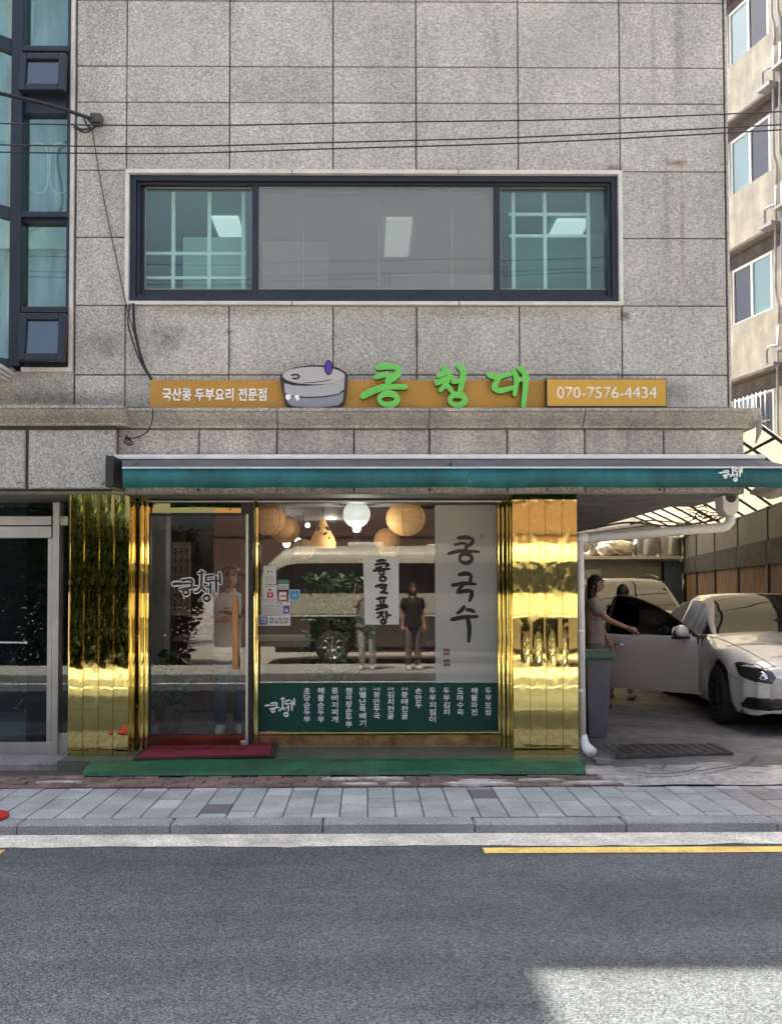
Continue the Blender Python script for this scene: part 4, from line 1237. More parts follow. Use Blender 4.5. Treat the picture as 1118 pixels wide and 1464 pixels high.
# ================================================================== LEFT NEIGHBOUR GLAZING
NG = glass('neighbour_glass', (.22, .34, .34), 1.6, wave=.0006)
yn_ = .12
nb = put('neighbour_glazing', None, B)
def nbox(x0, y0, x1, y1, ya_, yb__, name, mt):
    xa, xb, za, zb = R(x0, y0, x1, y1, ya_); return MB().box(xa, xb, ya_, yb__, za, zb).build(name, mt, nb, bev=.003)
nbox(-150, 738, 74, 751, .06, .16, 'transom_rail', ALU); nbox(-150, 752.5, 74, 769, .03, .12, 'door_top_rail', ALU); nbox(-150, 1062, 74, 1078, .03, .12, 'door_bottom_rail', ALU)
nbox(75, 718, 84, 1082, .02, .17, 'mullion', ALU); nbox(68, 769.5, 74.5, 1061.5, .04, .12, 'door_stile', ALU); nbox(84.5, 1048, 97.5, 1082, .06, .16, 'sill_panel', ALU); nbox(84.5, 738, 97.5, 751, .06, .16, 'rail', ALU)
for a, b, c, d in ((-150, 769.5, 67.5, 1061.5), (84.5, 752, 97.5, 1047), (-150, 718, 74, 737.5), (84.5, 718, 97.5, 737.5)):
    xa, xb, za, zb = R(a, b, c, d, .07); MB().box(xa, xb, .075, .083, za, zb).build('pane', NG, nb)
m = MB(); m.tube([P(-30, 918, 0), P(38, 919, 0)], .008, 8); m.ell(P(38, 919, 0), (.014,) * 3, 10, 6); m.tube([P(20, 918.5, 0), P(20, 918.5, 0) + Vector((0, .075, 0))], .006, 6); m.build('door_handle', WHITE, nb)
NR = MB(); NR.box(-6, -2.8, 3.6, 3.7, 0, ZS); NR.box(-6, -2.8, .2, 3.6, ZS - .01, ZS + .1); NR.box(-2.82, -2.76, .3, 3.6, .0, ZS - .02)
NR.build('neighbour_room', mat('navy_room', (.03, .045, .055), .7), B)
nt_ = thing('lobby_bench', 'dark bench with stacked boxes inside the neighbouring glass door', 'bench', (-3.6, 1.6, .13))
MB().box(-.7, .5, -.25, .25, .4, .46).build('seat', STN, nt_)
for a in (-.6, .4): MB().box(a - .03, a + .03, -.2, .2, 0, .4).build('leg', DARK, nt_)
leafy('lobby_plant', 'dark leafy plant inside the neighbouring glass door', (-3.35, 1.0, .13), 1.0, .3, 160, .14, 9, LEAF)

# ================================================================== PIPES, BOXES, CABLES
dp = thing('rain_pipe', 'white plastic rain pipe running along the soffit and down beside the brass pillar', 'drainpipe')
yp = -.2; r = .043
pt1, pt2 = P(1032, 754, yp + .05), P(829, 769.5, yp + .05)
zb_ = P(832, 1058, yp)
pts = [P(1044, 738, yp + .05), P(1043, 746, yp + .05), P(1038, 752, yp + .05), pt1, pt2 + Vector((.05, 0, 0))]
MB().tube(pts, r, 14).build('pipe', PVC, dp)
MB().tube([pt2 + Vector((.06, 0, 0)), pt2 + Vector((-.002, 0, -.0)), P(828, 776, yp)], .05, 14).build('elbow', PVC, dp)
MB().tube([P(828, 774, yp), P(829, 800, yp), zb_], .034, 12).build('downpipe', PVC, dp)
for q in (900, 985): 
    MB().tube([P(829, q, yp), P(829.2, q + 5, yp)], .039, 12).build('bracket', PVC, dp)
e0 = P(833, 1050, yp)
MB().tube([e0, P(834, 1062, yp), P(838, 1069, yp - .03), P(846, 1076, yp - .10)], [.036, .045, .05, .05], 14).build('outlet_elbow', mat('fresh_white_pvc', (.8, .8, .8), .35), dp)
hq = MB(); xa, xb, za, zb = R(1030, 709, 1054, 737, yp + .0)
hq.poly([(xa, zb), (xb, zb), (xb - .006, za + .05), (xb - .04, za), (xa + .04, za), (xa + .006, za + .05)], yp - .04, yp + .14)
hp_ = hq.build('hopper', PVC, dp, bev=.006)
m = MB(); m.poly([(p[0], p[1]) for p in [((xa + xb) / 2 + .05 * math.cos(a), zb - .004 + .062 * math.sin(a)) for a in [PI + PI * i / 12 for i in range(13)]]], yp - .044, yp - .0405); m.build('hopper_mouth', DARK, hp_)
# cable bracket, drop cables
cb = thing('cable_bracket', 'black cable clamp with looped wires on the granite wall near the bay window', 'cable bracket')
p = P(139, 171, -.05)
MB().box(p.x - .05, p.x + .05, -.10, -.003, p.z - .045, p.z + .04).build('anchor', mat('bracket_grey', (.06, .06, .065), .6), cb, bev=.01)
m = MB(); 
pts = catmull([P(-260, 95, -1.6), P(-60, 122, -1.1), P(20, 138, -.5), P(75, 151, -.25), P(132, 170, -.09)], 6)
m.tube(pts, .016, 8); m.build('service_cable', CABLE, cb)
m = MB()
for k, (a, b, c) in enumerate((((104, 177), (118, 185), (138, 182)), ((106, 182), (124, 189), (142, 176)), ((120, 168), (126, 180), (134, 185)), ((124, 165), (131, 176), (137, 168)))):
    m.tube(catmull([P(*a, -.06 - .01 * k), P(*b, -.07 - .01 * k), P(*c, -.06 - .01 * k)], 5), .008, 6)
m.build('cable_loop', CABLE, cb)
sc_ = thing('sign_cable', 'thin black cable dropping from the wall clamp down to the ochre sign', 'cable')
m = MB(); m.tube(catmull([P(132, 185, -.05), P(148, 280, -.03), P(170, 385, -.02), P(185, 452, -.04), P(214, 541, -.05)], 6), .005, 6); m.build('drop_wire', CABLE, sc_)
m = MB(); m.tube(catmull([P(191, 434, -.05), P(193, 470, -.06), P(203, 515, -.07), P(217, 543, -.07)], 6), .013, 8); m.build('feed_cable', CABLE, sc_)
m = MB(); m.tube(catmull([P(186, 434, -.05), P(184, 465, -.06), P(198, 510, -.06), P(216, 543, -.06)], 6), .007, 8); m.build('feed_cable', CABLE, sc_)
m = MB(); m.tube(catmull([P(219, 584, -.45), P(217, 606, -.46), P(205, 622, -.46), P(182, 628, -.44)], 6), .006, 6); m.build('tail_wire', CABLE, sc_)
m = MB()
for k in range(4): m.tube(catmull([P(180, 626, -.44), P(182 + 3 * k, 622 + 4 * k, -.47), P(178 + 2 * k, 634 + k, -.45)], 4), .006, 6)
m.build('wire_knot', CABLE, sc_)
for lab, a in (('upper overhead wire crossing the facade', ((0, 176.5), (560, 174.5), (1118, 159.5))), ('middle overhead wire crossing the facade', ((0, 207), (478, 203.5), (1118, 178))), ('lowest overhead wire crossing the facade', ((0, 217.5), (478, 212.5), (1118, 185.5)))):
    ow = thing('overhead_wire', lab, 'wire', group='overhead wires')
    yw = -1.3
    A, Bm, Cc = (P(*q, yw) for q in a)
    ext0 = A + (A - Bm) * 2.5 + Vector((0, 0, .25)); ext1 = Cc + (Cc - Bm) * 2.5 + Vector((0, 0, .2))
    MB().tube(catmull([ext0, A, Bm, Cc, ext1], 8), .0055, 6).build('strand', CABLE, ow)
rd = thing('red_cone_base', 'flat red plastic cone base lying at the left edge of the pavement', 'traffic cone', (-2.58, -2.0, ZK))
m = MB(); m.lathe([(0, 0), (.15, 0), (.155, .02), (.11, .03), (.075, .045), (.06, .06), (.05, .075), (0, .075)], 20)
m.build('cone', mat('red_plastic', (.48, .02, .025), .4), rd)
cbk = thing('concrete_block', 'small rough concrete block by the white drainpipe outlet', 'block')
p = P(860, 1078, -.35); MB().box(p.x - .07, p.x + .09, -.42, -.28, .09, .14).build('block', LOTC, cbk, bev=.012)
gp_ = thing('drain_grating', 'dark steel drain plate set in the car park entrance', 'grating')
def gpt(px, py, z=.118):
    d = ROT @ Vector(((px - CX) / F, (CY - py) / F, -1)); return CAM + d * ((z - CAM.z) / d.z)
q = [gpt(880, 1082), gpt(1048, 1076), gpt(1025, 1063), gpt(885, 1064)]
m = MB(); m.add([(c.x, c.y, .095) for c in q] + [(c.x, c.y, .119) for c in q], [(3, 2, 1, 0), (4, 5, 6, 7), (0, 1, 5, 4), (1, 2, 6, 5), (2, 3, 7, 6), (3, 0, 4, 7)])
m.build('plate', mat('rusty_plate', (.055, .045, .04), .8, nz=[(30, .4), (6, .3)], bump=[(40, .8, .01)]), gp_)
m = MB()
for k in range(12):
    u = (k + .5) / 12; a = q[0].lerp(q[1], u); b = q[3].lerp(q[2], u)
    m.box(min(a.x, b.x), min(a.x, b.x) + .012, a.y + .02, b.y - .02, .119, .125)
m.build('rib', DARK, gp_)
# ================================================================== CAR PARK SURROUNDINGS
def fx(y): return 5.87 + .2 * (y - 4.27)               # line of the right-hand boundary
fe = thing('boundary_fence', 'tall car park fence of brown reed matting, wire mesh and grey sheets between dark posts', 'fence')
fl = [(fx(y), y) for y in (1.0, 2.9, 4.8, 6.7, 8.6, 10.5, 12.4)]
REED = mat('reed_matting', (.24, .155, .095), .9, nz=[(60, .5, (1, 1, .04)), (12, .3, (1, 1, .15))], rand=.15)
MBK = mat('added_dark_panel', (.07, .067, .06), .9, nz=[(5, .3)])
SHEET = mat('grey_fence_sheet', (.17, .16, .145), .75, nz=[(3, .2, (1, 1, .3))], rand=.1)
for (xa, ya_), (xb, yb__) in zip(fl, fl[1:]):
    d = Vector((xb - xa, yb__ - ya_, 0)); L_ = d.length; ang = math.atan2(d.y, d.x)
    n = int(L_ / .055); m = MB()
    for k in range(n):
        a = k * L_ / n; m.box(a + .003, a + L_ / n - .003, random.uniform(-.02, 0), .02, .05, 2.02 + random.uniform(-.02, .02))
    m.build('reed_panel', REED, fe, (xa, ya_, 0)).rotation_euler.z = ang
    for z0, z1 in ((2.34, 2.80),):
        MB().box(.02, L_ - .02, 0, .03, z0, z1).build('sheet_panel', SHEET, fe, (xa, ya_, 0)).rotation_euler.z = ang
    m = MB()
    for k in range(int(L_ / .1)):
        m.tube([(k * .1, .03, 2.0), (k * .1 + .17, .03, 2.34)], .004, 4, cap=False); m.tube([(k * .1 + .17, .03, 2.0), (k * .1, .03, 2.34)], .004, 4, cap=False)
    m.build('wire_mesh', DARK, fe, (xa, ya_, 0)).rotation_euler.z = ang
    MB().box(.02, L_ - .02, .045, .06, 1.99, 2.35).build('mesh_backing', MBK, fe, (xa, ya_, 0)).rotation_euler.z = ang  # added dark panel, hides the bright view through the mesh
    MB().box(-.03, .03, -.03, .05, 0, 2.85).build('post', DARK, fe, (xa, ya_, 0), bev=.005).rotation_euler.z = ang
    m = MB(); m.box(0, L_, -.02, .02, 2.80, 2.85); m.box(0, L_, -.02, .02, 2.32, 2.345); m.build('rail', DARK, fe, (xa, ya_, 0)).rotation_euler.z = ang


def translucent(name, col):
    m = bpy.data.materials.new(name); m.use_nodes = True
    t = m.node_tree; N = t.nodes; L = t.links
    N.remove(N['Principled BSDF'])
    a = N.new('ShaderNodeBsdfTranslucent'); a.inputs[0].default_value = (*col, 1)
    b = N.new('ShaderNodeBsdfDiffuse'); b.inputs[0].default_value = (*col, 1)
    mx = N.new('ShaderNodeMixShader'); mx.inputs[0].default_value = .35
    L.new(a.outputs[0], mx.inputs[1]); L.new(b.outputs[0], mx.inputs[2]); L.new(mx.outputs[0], N['Material Output'].inputs['Surface'])
    return m


cn = thing('car_park_canopy', 'curved translucent cream canopy on dark ribs over the parked cars', 'canopy')
CANM = translucent('cream_polycarbonate', (.74, .70, .60))
xw = XR + .05
def cpt(u, y):                                          # u=0 at the fence eave, 1 at the building
    x0 = fx(y) + .05; x = x0 + (xw - x0) * u
    return Vector((x, y, 2.86 + 1.15 * math.sin(min(1, u * 1.05) * PI / 2)))
ys = [2.2 + .85 * k for k in range(13)]
for a, b in zip(ys, ys[1:]):
    m = MB(); n = 12; vs = []
    for i in range(n + 1):
        for y in (a + .01, b - .01):
            p = cpt(i / n, y); vs += [p, p + Vector((0, 0, .012))]
    m.add(vs, [(4 * i, 4 * i + 2, 4 * i + 6, 4 * i + 4) for i in range(n)] + [(4 * i + 1, 4 * i + 5, 4 * i + 7, 4 * i + 3) for i in range(n)], 0, True)
    m.build('roof_sheet', CANM, cn)
for y in ys:
    MB().tube([cpt(i / 12, y) + Vector((0, 0, -.03)) for i in range(13)], .022, 6).build('rib', DARK, cn)
m = MB()
for u in (0, .33, .66): m.tube([cpt(u, y) + Vector((0, 0, -.055)) for y in ys], .02, 6)
m.build('purlin', DARK, cn)
rw = thing('retaining_wall', 'rough dark grey stone wall rising behind the reed fence', 'wall')
m = MB()
for (xa, ya_), (xb, yb__) in zip(fl, fl[1:]):
    m.add([(xa + .35, ya_, 0), (xb + .35, yb__, 0), (xb + .35, yb__, 2.75), (xa + .35, ya_, 2.75), (xa + .6, ya_, 0), (xb + .6, yb__, 0), (xb + .6, yb__, 2.75), (xa + .6, ya_, 2.75)], [(0, 1, 2, 3), (7, 6, 5, 4), (3, 2, 6, 7), (0, 4, 5, 1)])
m.build('rubble_face', mat('rough_stone', (.03, .028, .026), .9, nz=[(6, .5), (20, .3)], bump=[(8, 1, .05)]), rw)
# shed with shelf at the back
sh = thing('storage_shed', 'beige storage shed with a narrow door and a shelf of pots on top', 'shed')
SHD = mat('beige_shed_panel', (.15, .14, .115), .7, nz=[(2, .15)])
MB().box(3.6, 6.9, 12.2, 12.8, .08, 2.28).build('shed_wall', SHD, sh)
MB().box(3.6, 7.3, 11.95, 12.8, 2.33, 2.40).build('shelf_board', mat('pale_shelf', (.36, .34, .29), .6), sh, bev=.005)
xa, xb, za, zb = R(829, 818, 860, 1000, 12.15); MB().box(xa, xb, 12.16, 12.199, .1, 2.1).build('shed_door', mat('shed_door_grey', (.27, .26, .23), .6), sh, bev=.004)
MB().box(6.95, 7.35, 12.1, 12.7, .08, 2.28).build('side_panel', mat('navy_shed_panel', (.05, .07, .10), .6), sh)
MB().box(7.36, 7.44, 11.9, 12.0, .08, 3.0).build('post', DARK, sh)
bw = thing('back_wall', 'plain grey-brown wall closing the car park behind the storage shed', 'wall')
MB().box(3.4, 8.2, 13.0, 13.2, 0, 3.0).build('render', mat('grey_brown_wall', (.13, .12, .10), .9, nz=[(2, .2)]), bw)
def onshelf(px0, px1, py0): 
    xa, xb, za, zb = R(px0, py0, px1, 797, 12.2); return (xa + xb) / 2, (xb - xa) / 2, zb - 2.40
for lab, px0, px1, py0, rings in (('taller steel stock pot with a rim handle on the shed shelf', 905, 937, 763, 0), ('wider ribbed steel stock pot at the right of the shed shelf', 940, 974, 762, 1)):
    cx, rr_, h = onshelf(px0, px1, py0)
    t = thing('stock_pot', lab, 'pot', (cx, 12.2 + .05, 2.402), 0, 'steel stock pots on the shelf')
    prof = [(0, 0), (rr_ * .97, 0), (rr_, .02)]
    for k in range(8): prof += [(rr_ * (1 + (.02 if rings and k in (3, 5) else 0)), h * (k + 1) / 9)]
    prof += [(rr_, h), (rr_ * 1.06, h), (rr_ * 1.06, h - .02), (rr_ * .9, h - .01), (rr_ * .9, .1), (0, .1)]
    MB().lathe(prof, 28).build('body', STEEL, t)
    for s_ in (-1, 1):
        MB().tube(catmull([(s_ * rr_ * .3 - .07, -rr_ * .98, h * .8), (s_ * rr_ * .3 - .06, -rr_ - .06, h * .78), (s_ * rr_ * .3 + .06, -rr_ - .06, h * .78), (s_ * rr_ * .3 + .07, -rr_ * .98, h * .8)], 5), .012, 6).build('handle', STEEL, t)
cx, rr_, h = onshelf(854, 905, 770)
t = thing('plastic_sack', 'crumpled pale plastic sack lying on the shed shelf', 'sack', (cx, 12.25, 2.402))
r_ = random.Random(5); ph = [r_.uniform(0, 6) for _ in range(6)]
MB().ell((0, 0, h * .48), (rr_, .3, h * .5), 28, 18, fn=lambda q: 1 + .10 * math.sin(q.x * 9 + ph[0] + q.z * 5) * math.sin(q.y * 7 + ph[1]) + .06 * math.sin(q.z * 15 + ph[2] + q.x * 11)).build('film', mat('sack_film', (.55, .50, .42), .35, nz=[(14, .2)], bump=[(9, .8, .05)]), t)
cx, rr_, h = onshelf(826, 849, 772)
t = thing('hose_reel', 'grey coiled hose standing on the shed shelf beside the sack', 'hose', (cx, 12.2, 2.402))
m = MB()
for k in range(5): m.tube([(rr_ * (1 - .08 * k) * math.cos(a), -.05 + .03 * k, h * .5 + rr_ * (1 - .08 * k) * math.sin(a)) for a in [2 * PI * i / 28 for i in range(29)]], .03, 8)
m.build('coil', mat('hose_grey', (.30, .29, .27), .5), t)
cx, rr_, h = onshelf(974, 986, 768)
t = thing('hose_loop', 'pale loop of hose at the right end of the shed shelf', 'hose', (cx, 12.0, 2.402))
MB().tube([(rr_ * math.cos(a) + .12 * math.sin(a), 0, h * .5 + h * .48 * math.sin(a)) for a in [2 * PI * i / 28 for i in range(29)]], .022, 8).build('loop', mat('hose_pale', (.4, .39, .36), .5), t)
tw = thing('tangled_twigs', 'tangle of dry twigs and cables under the canopy behind the rain pipe', 'branches')
m = MB(); r_ = random.Random(11)
for k in range(26):
    p = P(r_.uniform(985, 1030), r_.uniform(724, 748), 3.2); q = p + Vector((r_.uniform(-.28, .28), r_.uniform(-.1, .1), r_.uniform(-.10, .10)))
    m.tube([p, (p + q) / 2 + Vector((0, 0, r_.uniform(-.04, .04))), q], [.008, .006, .003], 5)
m.tube(catmull([P(842, 756, 1.5), P(900, 747, 2), P(960, 752, 2.6), P(1020, 744, 3.2), P(1042, 735, 3.2)], 6), .012, 6)
m.tube(catmull([P(900, 750, 1.5), P(930, 744, 2), P(1000, 748, 2.6), P(1042, 728, 3.0)], 6), .008, 6)
m.build('twigs', mat('twig_brown', (.06, .05, .04), .8), tw)

# ------------------------------------------------------------------ bin
gb = thing('grey_bin', 'tall grey tapered bin with a green rim standing in front of the woman', 'bin', (X(850, 1.03, 990), 1.03, .10))
def sq(mb, prof, mi=0):
    n = len(prof); v = []
    for wx, wy, z in prof: v += [(-wx, -wy, z), (wx, -wy, z), (wx, wy, z), (-wx, wy, z)]
    mb.add(v, [(4 * i + k, 4 * i + (k + 1) % 4, 4 * i + 4 + (k + 1) % 4, 4 * i + 4 + k) for i in range(n - 1) for k in range(4)] + [(3, 2, 1, 0), tuple(range(4 * n - 4, 4 * n))], mi); return mb
sq(MB(), [(.10, .13, .0), (.128, .16, .80)]).build('body', mat('bin_grey', (.10, .105, .13), .5, nz=[(4, .15)]), gb, bev=.012)
sq(MB(), [(.15, .18, .80), (.158, .19, .83), (.158, .19, .87), (.145, .175, .885)]).build('rim', mat('bin_green', (.05, .13, .10), .5), gb, bev=.006)
m = MB()
for s_ in (-1, 1): m.lathe([(0, -.02), (.07, -.02), (.07, .02), (0, .02)], 14, (s_ * .11, .15, .07), 'x')
m.build('wheel', BLACK, gb)

# ------------------------------------------------------------------ cars
def interp(tab, x):
    if x <= tab[0][0]: return tab[0][1]
    for (a, b), (c, d) in zip(tab, tab[1:]):
        if x <= c:
            u = (x - a) / (c - a); u = u * u * (3 - 2 * u); return b + (d - b) * u
    return tab[-1][1]


def shell(L_, wtab, ztab, zbot, wheels, wr, N=90, side=((.0, .93), (.18, .99), (.45, 1.0), (.72, .985), (.90, .95), (1.0, .89))):
    """car body below the glass: x from 0 (tail) to L (nose); returns verts, faces"""
    v, f = [], []
    K = 2 * len(side) + 5
    xs = sorted(set([L_ * .5 * (1 - math.cos(PI * i / N)) for i in range(N + 1)] + [xc + wr * math.cos(PI * i / 18) for xc in wheels for i in range(19)]))
    for x in xs:
        wd, zt = interp(wtab, x), interp(ztab, x)
        zb = interp(zbot, x)
        for xc in wheels:
            if abs(x - xc) < wr: zb = max(zb, .33 + math.sqrt(max(0, wr * wr - (x - xc) ** 2)))
        row = []
        for t, k in side: row.append((wd * k, zb + (zt - zb) * t))
        row += [(wd * .72, zt + .022), (wd * .4, zt + .038)]
        full = [(x, y, z) for y, z in row] + [(x, 0, zt + .042)] + [(x, -y, z) for y, z in reversed(row)]
        v += full
        K = len(full)
    n = len(xs)
    for i in range(n - 1):
        for k in range(K - 1): f.append((i * K + k, i * K + k + 1, (i + 1) * K + k + 1, (i + 1) * K + k))
    f.append(tuple(range(K))); f.append(tuple(range(n * K - 1, (n - 1) * K - 1, -1)))
    return v, f


def cabin(roof, wb, wt, belt, sink=.0, N=70):
    """greenhouse: roof (x,z), belt half width, roof half width; per station: belt, glass edge, rail edge, roof centre"""
    v, f, mi = [], [], []
    x0, x1 = roof[0][0], roof[-1][0]
    top = max(z for _, z in roof)
    for i in range(N + 1):
        x = x0 + (x1 - x0) * i / N
        z = interp_lin(roof, x); zb = interp(belt, x)
        h = max(0, (z - zb)) / (top - 1.0)
        h = min(1, h)
        wlo, whi = interp(wb, x), interp(wt, x)
        wtop = wlo + (whi - wlo) * h
        zr = zb + (z - zb) * .86
        wg = wlo + (wtop - wlo) * .80
        row = [(wlo, zb - .03), (wg, zr - .012), (wtop, z - .035 * h), (wtop * .93, z - .004), (wtop * .5, z + .02 * h)]
        v += [(x, y, zz) for y, zz in row] + [(x, 0, z + .028 * h)] + [(x, -y, zz) for y, zz in reversed(row)]
    return v, N + 1, 11


def interp_lin(tab, x):
    # catmull through the profile
    for i in range(len(tab) - 1):
        a, b = tab[i], tab[i + 1]
        if x <= b[0] or i == len(tab) - 2:
            p0 = tab[max(i - 1, 0)]; p3 = tab[min(i + 2, len(tab) - 1)]
            u = max(0, min(1, (x - a[0]) / (b[0] - a[0])))
            m0 = (b[1] - p0[1]) / max(.01, (b[0] - p0[0])) * (b[0] - a[0]); m1 = (p3[1] - a[1]) / max(.01, (p3[0] - a[0])) * (b[0] - a[0])
            return (2 * u ** 3 - 3 * u ** 2 + 1) * a[1] + (u ** 3 - 2 * u ** 2 + u) * m0 + (-2 * u ** 3 + 3 * u ** 2) * b[1] + (u ** 3 - u ** 2) * m1


CARW = mat('white_car_paint', (.66, .655, .63), .22, coat=1.0)
CARG = mat('pale_silver_car_paint', (.42, .41, .38), .28, coat=1.0)
CGL = mat('car_glass', (.012, .015, .018), .03, spec=.5, coat=0)
CGS = mat('side_window_glass', (.008, .009, .010), .2, spec=.06)
TRIMB = mat('black_car_trim', (.012, .012, .013), .3)
TYRE = mat('tyre_rubber', (.018, .018, .018), .75)
RIMM = mat('dark_alloy', (.10, .10, .105), .3, .9)
RIMS = mat('silver_alloy', (.5, .5, .5), .25, .95)
HLENS = mat('headlight_lens', (.03, .032, .036), .06, coat=1.0)


def wheel(parent, x, y, r, wdt, s, rimmat=RIMM, spokes=10):
    t = MB(); w2 = wdt / 2
    t.lathe([(r * .66, -w2), (r * .9, -w2), (r * .985, -w2 * .8), (r, -w2 * .5), (r, w2 * .5), (r * .985, w2 * .8), (r * .9, w2), (r * .66, w2)], 36, (0, 0, 0), 'y')
    to = t.build('wheel', TYRE, parent, (x, y, r))
    m = MB(); m.lathe([(r * .66, -w2 * .9), (r * .69, s * w2 * .95), (r * .63, s * w2 * .95), (r * .60, s * w2 * .3), (0, s * w2 * .25)], 36, (0, 0, 0), 'y')
    for k in range(spokes):
        a = 2 * PI * k / spokes
        m.tube([(math.cos(a) * r * .1, s * w2 * .55, math.sin(a) * r * .1), (math.cos(a) * r * .63, s * w2 * .88, math.sin(a) * r * .63)], [.03, .02], 6)
    m.lathe([(0, s * w2 * .75), (r * .12, s * w2 * .72), (r * .13, s * w2 * .3)], 16, (0, 0, 0), 'y')
    m.build('rim', rimmat, to)
    return to


def make_car(name, label, loc, heading, prm, paint):
    t = thing(name, label, 'car', loc, heading)
    L_ = prm['L']
    v, f = shell(L_, prm['w'], prm['z'], prm['zb'], prm['wheels'], prm['wr'] + .06)
    m = MB(); m.add(v, f, 0, True); body = m.build('body', paint, t)
    mod = None
    bm = bmesh.new(); bm.from_mesh(body.data); bv = BVHTree.FromBMesh(bm); bm.free()
    # dark wheel wells and floor
    m = MB(); m.box(.25, L_ - .3, -prm['w'][len(prm['w']) // 2][1] * .86, prm['w'][len(prm['w']) // 2][1] * .86, .2, .68); m.build('underbody', TRIMB, t)
    v, n, K = cabin(prm['roof'], prm['wb'], prm['wt'], prm['z'])
    gl, pn, gs = MB(), MB(), MB(); fg, fp, fs_ = [], [], []
    x0, x1 = prm['roof'][0][0], prm['roof'][-1][0]
    for i in range(n - 1):
        x = x0 + (x1 - x0) * (i + .5) / (n - 1)
        for k in range(K - 1):
            q = (i * K + k, i * K + k + 1, (i + 1) * K + k + 1, (i + 1) * K + k)
            if k in (0, K - 2): g_ = not any(a < x < b for a, b in prm['pillars'])
            elif k in (1, 2, K - 3, K - 4): g_ = False
            else: g_ = x > prm['ws'] or x < prm['rs']
            ((fs_ if k in (0, K - 2) else fg) if g_ else fp).append(q)
    gl.add(v, fg, 0, True); split(gl, 'window_glass', CGL, t); gs.add(v, fs_, 0, True); split(gs, 'side_window', CGS, t)
    pn.add(v, fp, 0, True); pn.build('roof', paint, t)
    for xw_ in prm['wheels']:
        for s in (-1, 1): wheel(t, xw_, s * (prm['track']), prm['wr'], .23, s, prm.get('rim', RIMM))
    return t, body, bv


def patch(name, t, bv, poly2d, to3d, direction, mt, off=.006, nu=14):
    """a panel lying on the body: outline in 2d, dropped on the shell along direction"""
    m = MB(); c = Vector((sum(p[0] for p in poly2d) / len(poly2d), sum(p[1] for p in poly2d) / len(poly2d)))
    ring_ = catmull([Vector(p) for p in poly2d] + [Vector(poly2d[0])], 4)[:-1]
    vs, ok = [], True
    K = 6
    for j in range(K + 1):
        for p in ring_:
            q = c + (p - c) * (j / K)
            o = to3d(q)
            hit, nr, _, _ = bv.ray_cast(o, direction)
            if hit is None: hit, nr, _, _ = bv.find_nearest(o)
            vs.append(hit - direction.normalized() * off * (1 if j < K else -.5))
    n = len(ring_)
    m.add(vs, [(j * n + i, j * n + (i + 1) % n, (j + 1) * n + (i + 1) % n, (j + 1) * n + i) for j in range(K) for i in range(n)], 0, True)
    return m.build(name, mt, t)


L_ = 4.92
SED = dict(L=L_, w=[(0, .66), (.12, .80), (.45, .89), (1.4, .925), (3.4, .925), (4.1, .915), (4.45, .875), (4.70, .80), (4.85, .70), (4.92, .58)],
           z=[(0, .78), (.12, .98), (.6, 1.02), (1.5, .98), (3.0, .94), (3.45, .97), (4.2, .87), (4.65, .76), (4.85, .68), (4.92, .60)],
           zb=[(0, .36), (.3, .24), (1.5, .19), (3.6, .19), (4.5, .20), (4.8, .20), (4.92, .24)], wheels=(1.13, 4.07), wr=.335, track=.80,
           roof=[(.35, 1.0), (.75, 1.13), (1.25, 1.33), (1.7, 1.42), (2.2, 1.445), (2.6, 1.425), (3.0, 1.26), (3.3, 1.08), (3.5, .97)],
           wb=[(.3, .70), (1, .84), (2, .87), (3, .86), (3.5, .80)], wt=[(.3, .5), (1.2, .58), (2, .62), (2.7, .62), (3.5, .62)],
           pillars=((.3, .55), (1.92, 2.02),), ws=2.60, rs=1.25)
HD = -PI / 2 - math.radians(8)
hv = Vector((math.cos(HD), math.sin(HD), 0)); lv = Vector((-math.sin(HD), math.cos(HD), 0))
fwc = Vector((3.96, 1.80, .10))
org = fwc - hv * 4.07 + lv * .86
sed, sb_, bv = make_car('white_sedan', 'white sedan with its passenger door wide open, parked under the canopy', org, HD, SED, CARW)
inv = Matrix.Translation(org) @ Matrix.Rotation(HD, 4, 'Z'); inv = inv.inverted()
cl = inv @ CAM
def cp(px, py):                       # photo point -> point in car space in front of the nose, along the camera ray
    d = ROT @ Vector(((px - CX) / F, (CY - py) / F, -1)); d = inv.to_3x3() @ d
    return cl, d
def bodypatch(name, pts, mt, off, tree=None, parent=None):
    ring_ = catmull([Vector(p) for p in pts] + [Vector(pts[0])], 4)[:-1]
    c = sum(ring_, Vector((0, 0))) / len(ring_)
    vs = []; K = 5; last = None
    for j in range(K + 1):
        for p in ring_:
            q = c + (p - c) * (j / K); o, d = cp(q.x, q.y); d = d.normalized()
            hit, nr, _, _ = bv.ray_cast(o, d)
            if hit is None:
                near = o + d * 9.5; hit, nr, _, _ = bv.find_nearest(near)
            vs.append(hit + nr * (off if j < K else -.004) * (1 if nr.dot(d) < 0 else -1))
    n = len(ring_); m = MB()
    m.add(vs, [(j * n + i, j * n + (i + 1) % n, (j + 1) * n + (i + 1) % n, (j + 1) * n + i) for j in range(K) for i in range(n)], 0, True)
    return m.build(name, mt, parent or sed)
hl = bodypatch('headlight', [(1047, 947), (1060, 945), (1090, 953), (1106, 962), (1110, 977), (1095, 978), (1070, 973), (1056, 966)], HLENS, .010)
bodypatch('headlight_reflector', [(1079, 962), (1090, 960), (1098, 968), (1094, 974), (1082, 971)], CHROME, .014, parent=hl)
bodypatch('headlight_strip', [(1056, 952), (1072, 951), (1092, 957), (1074, 955)], mat('white_lens', (.55, .55, .55), .2), .014, parent=hl)
bodypatch('air_intake', [(1056, 1005), (1064, 996), (1090, 998), (1130, 1000), (1150, 1010), (1130, 1014), (1104, 1017), (1075, 1015), (1060, 1012)], TRIMB, .010)
